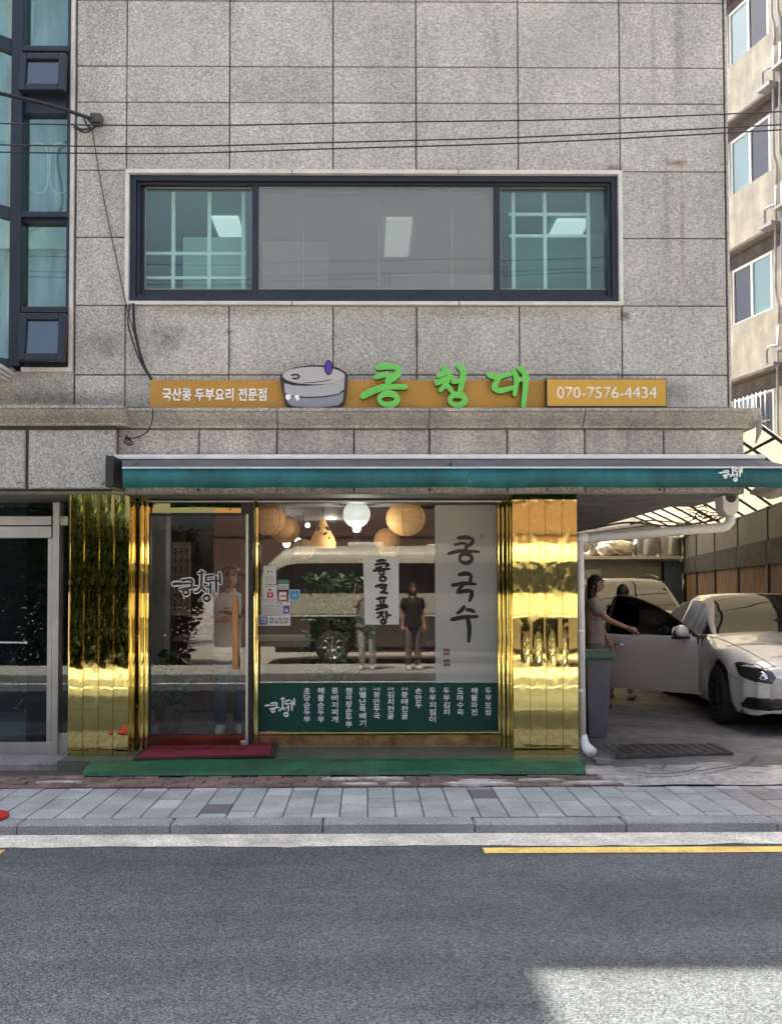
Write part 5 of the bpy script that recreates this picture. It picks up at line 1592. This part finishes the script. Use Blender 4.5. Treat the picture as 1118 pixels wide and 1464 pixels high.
m = MB(); m.tube([(L_ - .02 - .12 * (y / .5) ** 2, y, .60) for y in [-.5 + .1 * k for k in range(11)]], .012, 6); 
gr = MB()
for k in range(15): 
    y0 = -.42 + .056 * k
    gr.box(L_ - .01, L_ + .012, y0 + .004, y0 + .052, .40, .64)
gr.build('grille', TRIMB, sed)
em = MB(); em.tube([(L_ + .03, .10 * math.cos(a), .53 + .10 * math.sin(a)) for a in [2 * PI * i / 24 for i in range(25)]], .010, 6)
for k in range(3):
    a = PI / 2 + k * 2 * PI / 3; em.tube([(L_ + .03, 0, .53), (L_ + .03, .098 * math.cos(a), .53 + .098 * math.sin(a))], [.016, .004], 5)
em.build('grille_emblem', CHROME, sed)
for s in (-1, 1): MB().tube([(L_ - .005, s * .42, .38), (L_ + .012, s * .46, .52), (L_ - .0, s * .42, .66)], .014, 6).build('grille_surround', CHROME, sed)
def bodyline(name, pts, r, mt):
    out = []
    for q in catmull([Vector(p) for p in pts], 6):
        o, dd = cp(q.x, q.y); hit, nr, _, _ = bv.ray_cast(o, dd.normalized())
        if hit is not None: out.append(hit + nr * (.001 if nr.dot(dd) < 0 else -.001))
    if len(out) > 2: MB().tube(out, r, 5).build(name, mt, sed)
bodyline('bonnet_seam', [(1008, 908), (1030, 914), (1058, 926), (1085, 940), (1108, 954)], .004, TRIMB)
bodyline('bumper_seam', [(1041, 962), (1047, 967), (1056, 971)], .004, TRIMB)
bodyline('bumper_lip', [(1062, 1020), (1085, 1024), (1112, 1026)], .008, TRIMB)
seam = MB()
for x_ in (3.42, 2.0): seam.box(x_ - .004, x_ + .004, -.932, -.925, .28, .93)
seam.build('door_seam', TRIMB, sed)
# black block put in for the shade of the cabin past the open door
m = MB(); m.box(2.28, 3.40, -.94, -.80, .33, .96); m.build('cabin_shade_block', TRIMB, sed)
# opened front passenger door: hinge near the front wing
dl_ = 1.30
drp = put('front_door', None, sed, (3.40, -.90, 0)); drp.rotation_euler.z = math.radians(50)
dz = [(0, .27), (0, .90)]
m = MB()
n = 14; vs = []
prof = [(.235, -.028), (.30, -.05), (.46, -.055), (.62, -.058), (.78, -.052), (.90, -.03), (.925, .0)]
for i in range(n + 1):
    u = i / n; x = -dl_ * u
    for z, o in prof: vs.append((x, o + .02, z + .012 * (1 - u) + (.04 * max(0, u - .8) if z > .8 else 0)))
K = len(prof)
m.add(vs, [(i * K + k, i * K + k + 1, (i + 1) * K + k + 1, (i + 1) * K + k) for i in range(n) for k in range(K - 1)], 0, True)
vi = [(x, .075, z) for x, y, z in vs]
m.add(vi, [(i * K + k, (i + 1) * K + k, (i + 1) * K + k + 1, i * K + k + 1) for i in range(n) for k in range(K - 1)], 0, False)
for e in (0, n): m.add([vs[e * K + k] for k in range(K)] + [vi[e * K + k] for k in range(K)], [(k, k + 1, K + k + 1, K + k) for k in range(K - 1)], 0)
m.add([vs[i * K] for i in range(n + 1)] + [vi[i * K] for i in range(n + 1)], [(i, i + 1, n + 2 + i, n + 1 + i) for i in range(n)], 0)
m.add([vs[i * K + K - 1] for i in range(n + 1)] + [vi[i * K + K - 1] for i in range(n + 1)], [(i, i + 1, n + 2 + i, n + 1 + i) for i in range(n)], 0)
m.build('door_skin', CARW, drp)
wf = [(-.06, .94), (-.34, 1.12), (-.66, 1.28), (-.96, 1.38), (-1.18, 1.415), (-1.30, 1.40), (-1.325, 1.18), (-1.295, .94)]
c_ = catmull([Vector(p) for p in wf], 4)
lean = lambda z: .03 + (z - .94) * .42
fm = MB(); fm.tube([(p.x, lean(p.y), p.y) for p in c_], .022, 8); fm.build('door_frame', TRIMB, drp)
m = MB(); m.add([(p.x, lean(p.y), p.y) for p in c_] + [(p.x, lean(p.y) + .006, p.y) for p in c_], [tuple(range(len(c_))), tuple(range(2 * len(c_) - 1, len(c_) - 1, -1))]); m.build('door_glass', glass('tinted_car_glass', (.012, .014, .018), 1.45), drp)
mm_ = MB(); mm_.ell((-.16, -.17, 1.0), (.075, .13, .085), 18, 12, fn=lambda q: 1 - .12 * max(0, -q.z)); mm_.box(-.2, -.13, -.09, .03, .93, .975); 
mi_ = mm_.build('wing_mirror', CARW, drp)
MB().ell((-.225, -.17, 1.0), (.015, .11, .065), 14, 8).build('mirror_glass', CHROME, mi_)
MB().box(-.24, -.10, -.28, -.06, .915, .945).build('mirror_base', TRIMB, mi_, bev=.01)
MB().tube([(-dl_ + .06, -.025, .80), (-dl_ + .10, -.07, .80), (-dl_ + .24, -.07, .80), (-dl_ + .28, -.025, .80)], .014, 8).build('door_handle', CHROME, drp)
# SUV behind
SUV = dict(L=4.7, w=[(0, .72), (.2, .86), (.8, .92), (3.6, .92), (4.2, .90), (4.5, .82), (4.7, .66)],
           z=[(0, 1.0), (.2, 1.10), (1, 1.10), (3.0, 1.08), (3.4, 1.10), (4.2, 1.0), (4.55, .88), (4.7, .72)],
           zb=[(0, .4), (.4, .28), (3.8, .26), (4.7, .32)], wheels=(.95, 3.7), wr=.36, track=.80,
           roof=[(.02, 1.10), (.12, 1.4), (.4, 1.66), (.9, 1.72), (1.6, 1.74), (2.3, 1.70), (2.75, 1.48), (3.1, 1.28), (3.35, 1.10)],
           wb=[(.0, .80), (1, .88), (2, .88), (3.4, .82)], wt=[(.0, .66), (1.2, .70), (2.3, .70), (3.4, .70)],
           pillars=((.0, .25), (1.1, 1.2), (2.0, 2.08)), ws=2.25, rs=.3, rim=RIMS)
HS = -PI / 2 - math.radians(4)
hs_ = Vector((math.cos(HS), math.sin(HS), 0)); ls_ = Vector((-math.sin(HS), math.cos(HS), 0))
suv, _, bvs = make_car('silver_suv', 'pale silver sport utility vehicle with roof rails parked behind the white sedan', Vector((5.05, 7.0, .10)) - hs_ * 4.7, HS, SUV, CARG)
for s in (-1, 1): MB().tube(catmull([(.35, s * .66, 1.70), (.5, s * .67, 1.78), (1.4, s * .67, 1.82), (2.1, s * .67, 1.77), (2.25, s * .67, 1.70)], 5), .022, 8).build('roof_rail', TRIMB, suv)
for s in (-1, 1): MB().ell((2.95, s * 1.0, 1.18), (.09, .12, .09), 14, 10).build('wing_mirror', CARG, suv)
for s in (-1, 1): MB().ell((4.45, s * .66, .86), (.12, .18, .09), 14, 10).build('headlight', HLENS, suv)

# ------------------------------------------------------------------ building on the right
rb = thing('beige_apartment_block', 'sunlit beige apartment block with blue-grey windows beyond the car park', 'building', (8.3, 11.8, 0))
rb.rotation_euler.z = math.atan2(1, -.29) - PI      # local +x runs towards the street (nearer), local -y... faces left
BEI = mat('beige_render', (.37, .36, .315), .9, nz=[(3, .14), (2.2, .2, (1.5, 1.5, .4), (.4, .75)), (40, .08)], coords='obj')
REC = mat('eave_shade_tone', (.12, .105, .10), .85, nz=[(6, .3)])  # dark tone puts the overhang's shade into eaves and lintels
dirv = Vector((-.29, 1, 0)).normalized()
def pz(py): return 1.6 + (845 - py) / 62.2
m = MB()
m.box(-9, 9, -.0, 8, -.1, 16); m.build('core', mat('block_core', (.25, .24, .22), .9), rb)
sill = [pz(279) - .24 + 2.94 * k for k in (-3, -2, -1, 0, 1, 2, 3)]
for k, z0 in enumerate(sill):
    MB().box(-9, 9, -.36, -.002, z0 - 1.2, z0).build('parapet_band', BEI, rb)
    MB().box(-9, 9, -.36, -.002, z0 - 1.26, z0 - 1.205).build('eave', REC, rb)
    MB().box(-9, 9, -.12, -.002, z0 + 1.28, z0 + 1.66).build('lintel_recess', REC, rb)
AGL = mat('sky_reflection_pane', (.10, .22, .24), .04, spec=.9, coat=1); DGL = mat('dark_window_pane', (.03, .04, .06), .05, spec=.8)  # teal base puts the sky's reflection into one pane of each pair
for k, z0 in enumerate(sill):
    for xc in (-5.2, -3.0, -.9, 1.23, 4.0, 6.2):
        w0, w1 = xc - .62, xc + .62
        fo = MB().ring(w0, w1, z0 + .004, z0 + 1.27, .06, .06, .05, .05, -.28, -.20).build('window', WHITE, rb)
        MB().box((w0 + w1) / 2 - .03, (w0 + w1) / 2 + .03, -.28, -.21, z0 + .055, z0 + 1.215).build('mullion', WHITE, fo)
        MB().box(w0 + .06, xc - .03, -.25, -.24, z0 + .055, z0 + 1.215).build('pane', AGL if k != 2 else DGL, fo)
        MB().box(xc + .03, w1 - .06, -.25, -.24, z0 + .055, z0 + 1.215).build('pane', DGL if k != 2 else AGL, fo)
        MB().box(w1 + .01, w1 + .9, -.3, -.003, z0 + .004, z0 + 1.27).build('wall_pier', BEI, rb)
        if k == 1:
            gm = MB()
            for q in range(9): gm.tube([(w0 + .07 + q * .13, -.40, z0 - .1), (w0 + .07 + q * .13, -.40, z0 + 1.25)], .010, 5)
            for zz in (.0, .6, 1.2): gm.tube([(w0, -.40, z0 + zz), (w1, -.40, z0 + zz)], .010, 5)
            gm.build('window_grille', STEEL, fo)
pm_ = MB()
for xx in (2.12, 2.30, 2.52):
    for k, z0 in enumerate(sill[1:]):
        pm_.tube(catmull([(xx, -.40, z0 + 2.5), (xx, -.44, z0 + 1.0), (xx, -.44, z0 + .25), (xx + .02, -.40, z0 + .05), (xx + .02, -.40, z0 - .4)], 3), .028, 7)
split(pm_, 'gas_pipe', mat('weathered_pipe', (.36, .36, .37), .45, .3, nz=[(4, .3)]), rb)
pm_ = MB()
for k, z0 in enumerate(sill[1:]):
    pm_.box(1.86, 2.22, -.62, -.37, z0 - 1.30, z0 - 1.22); pm_.tube(catmull([(1.9, -.5, z0 - 1.24), (1.9, -.5, z0 - .9), (2.0, -.5, z0 - .85), (2.1, -.42, z0 - .85)], 4), .03, 7)
    pm_.box(2.2, 2.6, -.55, -.37, z0 - 1.0, z0 - .94)
split(pm_, 'pipe_bracket', mat('bracket_steel', (.34, .33, .33), .4, .6), rb)

# ------------------------------------------------------------------ people
SKIN = mat('skin', (.42, .25, .17), .55, coords='obj', nz=[(8, .06)]); HAIR = mat('black_hair', (.015, .012, .011), .55, nz=[(40, .3, (1, 1, .2))], coords='obj')
LIPS = mat('lips', (.30, .12, .10), .5); EYE = mat('dark_eye', (.015, .012, .012), .2); SOLE = mat('white_shoe', (.6, .6, .58), .6)


def skinmesh(verts, edges, radii, root=0, sub=2):
    me = bpy.data.meshes.new('tmp'); me.from_pydata(verts, edges, []); o = bpy.data.objects.new('tmp', me); COL.objects.link(o)
    o.modifiers.new('s', 'SKIN'); ms = o.modifiers.new('d', 'SUBSURF'); ms.levels = sub
    for i, r in enumerate(radii):
        d = me.skin_vertices[0].data[i]; d.radius = (r, r) if not isinstance(r, tuple) else r; d.use_root = (i == root)
    dg = bpy.context.evaluated_depsgraph_get()
    m2 = bpy.data.meshes.new_from_object(o.evaluated_get(dg))
    bpy.data.objects.remove(o); bpy.data.meshes.remove(me)
    vs = [tuple(v.co) for v in m2.vertices]; fs = [tuple(p.vertices) for p in m2.polygons]
    bpy.data.meshes.remove(m2)
    return vs, fs


def person(label, loc, rz, top, bottom, shoe, pose=None, hair='short', h=1.7, sleeve=.5, face_turn=0., group=None, bare_legs=False, wide=1.0):
    J = dict(pel=(0, 0, .93), spi=(0, .01, 1.10), che=(0, .01, 1.28), nec=(0, .01, 1.44), hea=(0, -.005, 1.50),
             shl=(.17, .01, 1.385), ell=(.215, .03, 1.11), wrl=(.225, -.04, .87), shr=(-.17, .01, 1.385), elr=(-.215, .03, 1.11), wrr=(-.225, -.04, .87),
             hil=(.085, 0, .88), knl=(.095, -.02, .49), anl=(.10, .03, .085), tol=(.115, -.13, .04), hir=(-.085, 0, .88), knr=(-.095, -.02, .49), anr=(-.10, .03, .085), tor=(-.115, -.13, .04))
    if pose: J.update(pose)
    J = {k: Vector(v) for k, v in J.items()}
    t = thing('person', label, 'person', loc, rz, group)
    t.scale = (h / 1.7,) * 3
    order = list(J); ix = {k: i for i, k in enumerate(order)}
    E_ = [('pel', 'spi'), ('spi', 'che'), ('che', 'nec'), ('nec', 'hea'), ('che', 'shl'), ('shl', 'ell'), ('ell', 'wrl'), ('che', 'shr'), ('shr', 'elr'), ('elr', 'wrr'),
          ('pel', 'hil'), ('hil', 'knl'), ('knl', 'anl'), ('anl', 'tol'), ('pel', 'hir'), ('hir', 'knr'), ('knr', 'anr'), ('anr', 'tor')]
    rad = dict(pel=.115, spi=.105, che=.125, nec=.052, hea=.055, shl=.058, ell=.040, wrl=.027, shr=.058, elr=.040, wrr=.027, hil=.085, knl=.056, anl=.038, tol=.034, hir=.085, knr=.056, anr=.038, tor=.034)
    m = MB()
    vs, fs = skinmesh([J[k] for k in order], [(ix[a], ix[b]) for a, b in E_], [rad[k] for k in order])
    m.add(vs, fs, 0, True)
    for s in 'lr':                                   # palm, four fingers, thumb
        wv, ev = J['wr' + s], J['el' + s]
        d = (wv - ev).normalized(); side = d.cross(Vector((0, 0, 1)));
        side = side.normalized() if side.length > .2 else Vector((0, 1, 0))
        up = side.cross(d)
        m.tube([wv - d * .02, wv + d * .02, wv + d * .07, wv + d * .095], [.026, .034, .038, .030], 8)
        for k in range(4):
            b = wv + d * .085 + side * (.028 * (k - 1.5) / 1.5)
            ln_ = (.062, .074, .070, .052)[k]
            m.tube([b, b + d * ln_ * .5 - up * .004, b + d * ln_ * .8 - up * .02, b + d * ln_ - up * .038], [.0095, .009, .008, .006], 6)
        b = wv + d * .03 + side * .03
        m.tube([b, b + side * .03 + d * .025, b + side * .035 + d * .055 - up * .01], [.012, .011, .008], 6)
    hc = J['hea'] + Vector((0, -.012, .105))
    rot = Matrix.Rotation(face_turn, 3, 'Z')
    hb = MB()
    def hf(q):
        k = 1.0
        if q.z < 0: k -= .16 * (-q.z) * (1 if q.y < 0 else .5)
        if q.y < -.8 and -.35 < q.z < .1: k += .12 * (1 - abs(q.x) * 3.2) if abs(q.x) < .31 else 0
        return k
    hb.ell((0, 0, 0), (.076, .097, .118), 24, 18, fn=hf)
    for s in (-1, 1): hb.ell((s * .076, .012, -.005), (.012, .02, .032), 8, 6)
    hb.ell((0, -.098, -.014), (.014, .018, .026), 8, 6)
    m.add([rot @ Vector(p) + hc for p in hb.v], hb.f, 0, True)
    body = m.build('body', SKIN, t)
    em_ = MB()
    for s in (-1, 1): em_.ell(rot @ Vector((s * .032, -.086, .014)) + hc, (.013, .010, .007), 8, 6)
    for s in (-1, 1): em_.ell(rot @ Vector((s * .033, -.086, .034)) + hc, (.02, .010, .004), 8, 6)
    em_.build('eyes', EYE, body)
    lm_ = MB(); lm_.ell(rot @ Vector((0, -.085, -.058)) + hc, (.022, .010, .007), 10, 6); lm_.build('mouth', LIPS, body)
    hr = MB()
    hfn = lambda q: 1 + .05 * math.sin(q.x * 11 + q.z * 7) + .045 * math.sin(q.y * 13 + q.z * 4) + .03 * math.sin(q.x * 31) * math.sin(q.z * 23 + q.y * 17)
    hr.ell((0, .006, .022), (.090, .108, .118), 32, 24, fn=hfn, keep=lambda c: not (c.y < -.035 - .02 * (c.x > .02) and c.z < .030 + .016 * math.sin(c.x * 90)) and not (c.z < -.06 and hair == 'short'))
    if hair == 'long': 
        hr.ell((0, .05, -.10), (.085, .06, .15), 20, 14, fn=hfn)
    if hair == 'bob': hr.ell((0, .04, -.05), (.088, .07, .10), 20, 14, fn=hfn)
    o = MB(); o.add([rot @ Vector(p) + hc for p in hr.v], hr.f, 0, True); o.build('hair', HAIR, body)
    # shirt
    pe, ch = J['pel'], J['che']
    fold = lambda p, t_: p + Vector((math.cos(t_), math.sin(t_), 0)) * (.006 * math.sin(p.z * 38 + 3 * t_) + .004 * math.sin(p.z * 71 + 5 * t_ + 1))
    mm = MB()
    def at_(z):
        u = (z - pe.z) / max(.05, ch.z - pe.z); q = pe.lerp(ch, u); return q.x, q.y
    mm.loft([(*at_(z), z, rx * wide, ry * wide) for z, rx, ry in ((.80, .178, .128), (.87, .176, .126), (.96, .166, .118), (1.06, .160, .114), (1.16, .168, .118), (1.26, .180, .122), (1.34, .186, .112), (1.385, .170, .092), (1.42, .115, .072), (1.445, .068, .058))], 24, 0, fold)
    for s in 'lr':
        a_, b_ = J['sh' + s], J['el' + s]
        e_ = a_.lerp(b_, .62); ins = (ch - a_) * .25; ins.z = 0
        mm.tube([a_ + ins + Vector((0, 0, -.02)), a_ + Vector((0, 0, -.012)), a_.lerp(b_, .3), e_], [.075, .076, .070, .068], 12)
        if sleeve > 1: mm.tube([e_, b_, b_.lerp(J['wr' + s], .9)], [.064, .056, .045], 12)
    mm.build('shirt', top, t)
    if bottom is not None:
        mm = MB()
        mm.loft([(pe.x, pe.y, z, rx, ry) for z, rx, ry in ((.76, .150, .105), (.84, .166, .118), (.93, .160, .112), (.99, .152, .106))], 20, 0)
        for s in 'lr':
            h_, k_, n_ = J['hi' + s], J['kn' + s], J['an' + s] + Vector((0, 0, .03))
            if bare_legs: n_ = k_.lerp(n_, .12)
            mm.loft([(*h_.xy, h_.z - .02, .096, .105), (*h_.lerp(k_, .35).xy, h_.lerp(k_, .35).z, .090, .098), (*k_.xy, k_.z, .072, .078), (*k_.lerp(n_, .5).xy, k_.lerp(n_, .5).z, .066, .072), (*n_.xy, n_.z, .062, .072)], 14, 0, fold)
        mm.build('trousers', bottom, t)
    for s in 'lr':
        a, b = J['an' + s], J['to' + s]
        mm = MB(); d = Vector((b.x - a.x, b.y - a.y, 0)).normalized()
        pts = [a - d * .05 + Vector((0, 0, -.045)), a + Vector((0, 0, -.03)), a.lerp(b, .5) + Vector((0, 0, -.012)), b + Vector((0, 0, -.004)), b + d * .05 + Vector((0, 0, -.008))]
        mm.tube(pts, [.035, .05, .05, .044, .02], 10); mm.build('shoe', shoe, t)
    return t


TEE = mat('white_tee', (.62, .60, .56), .85, nz=[(9, .1)], bump=[(7, .6, .03)]); JEAN = mat('blue_jeans', (.05, .085, .15), .85, nz=[(20, .2)]); BLK = mat('black_cloth', (.015, .015, .017), .8)
GRT = mat('taupe_tee', (.34, .31, .27), .85, nz=[(9, .1)], bump=[(7, .6, .03)]); GRYP = mat('grey_trousers', (.16, .16, .17), .85); PALE = mat('pale_trousers', (.50, .49, .45), .85)
pm1 = P(330, 900, .85)
person('man in a white T-shirt and jeans standing behind the glass entrance door', (pm1.x, .85, ZF + .005), .15, TEE, JEAN, SOLE,
       pose=dict(ell=(.25, -.10, 1.16), wrl=(.02, -.27, 1.24), elr=(-.26, -.02, 1.14), wrr=(-.08, -.26, 1.17)), h=1.68, wide=1.12)
pw = P(850, 900, 3.0)
person('woman in a taupe T-shirt and grey trousers reaching for the open car door', (pw.x, 3.0, .10), PI * .36, GRT, GRYP, BLK, hair='long',
       pose=dict(elr=(-.24, -.20, 1.17), wrr=(-.20, -.46, 1.06), ell=(.22, -.02, 1.10), wrl=(.2, -.14, .88)), h=1.66)
pb = P(890, 900, 4.0)
person('person in black with dark hair standing behind the open car door', (pb.x, 4.0, .10), PI * .82, BLK, BLK, mat('grey_sandal', (.3, .29, .27), .7), hair='bob', h=1.55, bare_legs=True, pose=dict(knl=(.12, -.02, .49), anl=(.19, .0, .085), tol=(.27, -.10, .04), anr=(-.12, .03, .085)))
ph = person('photographer in a grey top and pale trousers holding up a phone across the street', (-.02, -8.25, .09), PI, mat('grey_top', (.3, .3, .3), .85), PALE, SOLE,
       pose=dict(ell=(.24, -.16, 1.22), wrl=(.09, -.36, 1.36), elr=(-.24, -.16, 1.22), wrr=(-.09, -.36, 1.36)), h=1.68, wide=1.15)
fo = thing('mobile_phone', 'dark mobile phone held up by the photographer', 'phone', (0, -7.86, 1.585))
MB().box(-.038, .038, -.004, .004, -.08, .07).build('case', BLK, fo, bev=.003)
person('companion in a black top with long hair standing beside the photographer', (.86, -8.2, .09), PI * .92, BLK, GRYP, SOLE, hair='long', h=1.64)

# ------------------------------------------------------------------ minibus across the street
bus = thing('minibus', 'cream minibus with a grey lower body parked across the street, seen in the shop glass', 'minibus', (0, 0, 0))
CREAM = mat('cream_bus_paint', (.52, .50, .41), .3, coat=.8); BUSG = mat('grey_brown_bus_paint', (.09, .08, .072), .3, coat=.8); BGL = mat('bus_glass', (.012, .014, .018), .04, coat=1)
bx0, bx1, by = -2.35, 5.5, -10.4
zb0_ = .09
def bus_sec(x):
    u = (x - bx0)
    fr_ = max(0, 1 - u / .9); bk = max(0, 1 - (bx1 - x) / .35)
    dz = -.55 * fr_ ** 2.2 - .12 * bk ** 2
    ins = .22 * fr_ ** 2.5 + .12 * bk ** 2
    return dz, ins
secs = [bx0 + (bx1 - bx0) * (i / 50) ** 1.3 for i in range(51)]
prof_b = [(.30, .02, 'g'), (.62, .0, 'g'), (.98, .0, 'g'), (1.02, .0, 'c'), (1.42, .0, 'c'), (1.46, .0, 'w'), (1.80, .03, 'w'), (2.08, .07, 'w'), (2.12, .075, 'c'), (2.30, .11, 'c'), (2.42, .19, 'c'), (2.50, .36, 'c'), (2.53, .62, 'c')]
vs = []; 
for x in secs:
    dz, ins = bus_sec(x)
    ring_ = []
    for z, o, _ in prof_b: ring_.append((x, by - o - ins, zb0_ + z + dz * max(0, (z - .9) / 1.6)))
    yc = by - 1.0
    vs += ring_ + [(a, 2 * yc - b, c) for a, b, c in reversed(ring_)]
K = 2 * len(prof_b); fcs = {'g': [], 'c': [], 'w': []}
wx = (bx0 + 1.57, bx0 + 6.0)
for i in range(len(secs) - 1):
    xm = (secs[i] + secs[i + 1]) / 2
    for k in range(K - 1):
        kk = k if k < len(prof_b) - 1 else (K - 2 - k)
        if kk < 0 or k == len(prof_b) - 1: key = 'c'
        else: key = prof_b[kk][2]
        if key == 'w' and (xm < bx0 + .10 or xm > bx1 - .25): key = 'c'
        if kk < 2 and any(abs(xm - w_) < .44 for w_ in wx): continue
        fcs[key].append((i * K + k, i * K + k + 1, (i + 1) * K + k + 1, (i + 1) * K + k))
fcs['c'].append(tuple(range(K))); fcs['c'].append(tuple(range(len(secs) * K - 1, (len(secs) - 1) * K - 1, -1)))
for key, nm, mt in (('c', 'upper_body', CREAM), ('g', 'lower_body', BUSG), ('w', 'window_band', BGL)):
    m = MB(); m.add(vs, fcs[key], 0, True); m.build(nm, mt, bus)
m = MB(); m.box(bx0 + .3, bx1 - .3, by - 1.8, by - .35, .25, 1.0); m.build('underbody', TRIMB, bus)
for w_ in wx:
    for yy in (by - .14, by - 1.86): wheel(bus, w_, yy, .37, .24, 1 if yy > by - 1 else -1, RIMS, 8).location.z = .37
m = MB()
for x in (bx0 + 1.1, bx0 + 2.1, bx0 + 3.3, bx0 + 4.5, bx0 + 5.5, bx0 + 6.5): m.box(x - .02, x + .02, by - .06, by + .006, 1.53, 2.18)
m.build('window_pillar', TRIMB, bus)
m = MB(); m.box(bx0 + .3, bx1 - .1, by, by + .012, 1.05, 1.085); m.build('side_strip', WHITE, bus)
m = MB(); m.box(bx0 + 1.9, bx0 + 2.7, by - 1.3, by - .6, 2.6, 2.70); m.box(bx0 + 3.7, bx0 + 4.4, by - 1.3, by - .6, 2.6, 2.66); m.build('roof_vent', WHITE, bus, bev=.02)
m = MB(); m.ell((bx0 + .25, by + .22, 1.75), (.06, .08, .17), 12, 10); m.tube([(bx0 + .3, by - .05, 1.95), (bx0 + .25, by + .2, 1.9)], .015, 6); m.build('wing_mirror', TRIMB, bus)
# opposite buildings and greenery
ob = thing('red_brick_building', 'long reddish brown brick building across the street, seen only in reflections', 'building', (0, -17, 0))
BRK = mat('red_brown_facade', (.13, .078, .06), .85, nz=[(3, .12), (30, .15, (.3, 1, 1.5))])
MB().box(-4.5, 16, -8, 0, 0, 9.5).build('wall', BRK, ob)
OBW = mat('opposite_pane', (.06, .10, .10), .05, spec=.8)
for i in range(6):
    for zf in (4.2, 7.0):
        f_ = MB().ring(-3.6 + i * 3.3, -1.5 + i * 3.3, zf, zf + 1.5, .07, .07, .07, .07, .002, .05).build('window', WHITE, ob)
        MB().box(-3.53 + i * 3.3, -1.57 + i * 3.3, .004, .02, zf + .07, zf + 1.43).build('pane', OBW, f_)
m = MB()
for k in range(8): m.box(-4.5, 16, .0, .03, 1.0 + k * 1.1, 1.03 + k * 1.1)
m.build('course', JOINT, ob)
TL = mat('tree_leaf', (.035, .07, .025), .6, nz=[(1.5, .4)], rand=.2)
TL2 = mat('dark_shrub_leaf', (.008, .013, .007), .9, nz=[(1.5, .4)], spec=.05)
for k, (x, y, h, s_) in enumerate(((-4.7, -10.4, 2.9, 1.0), (-5.9, -10.5, 3.1, 1.0), (-7.2, -11.0, 3.6, 1.0), (-8.6, -10.7, 3.2, 1.0))):
    leafy('columnar_shrub', ['dark columnar shrub nearest the minibus nose across the street', 'second dark shrub from the minibus nose', 'third dark shrub from the minibus nose', 'farthest dark shrub from the minibus nose'][k], (x, y, .0), h, s_ * 1.25, 7500, .16, 30 + k, TL2, 'shrub', False, 'shrubs across the street', .01)
for k, (x, y, h, s_) in enumerate(((-9, -16, 8, 3), (-15, -17, 9, 3.4), (20, -18, 9, 3.4))):
    leafy('street_tree', ['green tree left of the red brick building across the street', 'farther green tree left of the red brick building across the street', 'green tree right of the red brick building across the street'][k], (x, y, .0), h, s_, 2600, .5, 50 + k, TL, 'tree', False, 'trees across the street', .3)
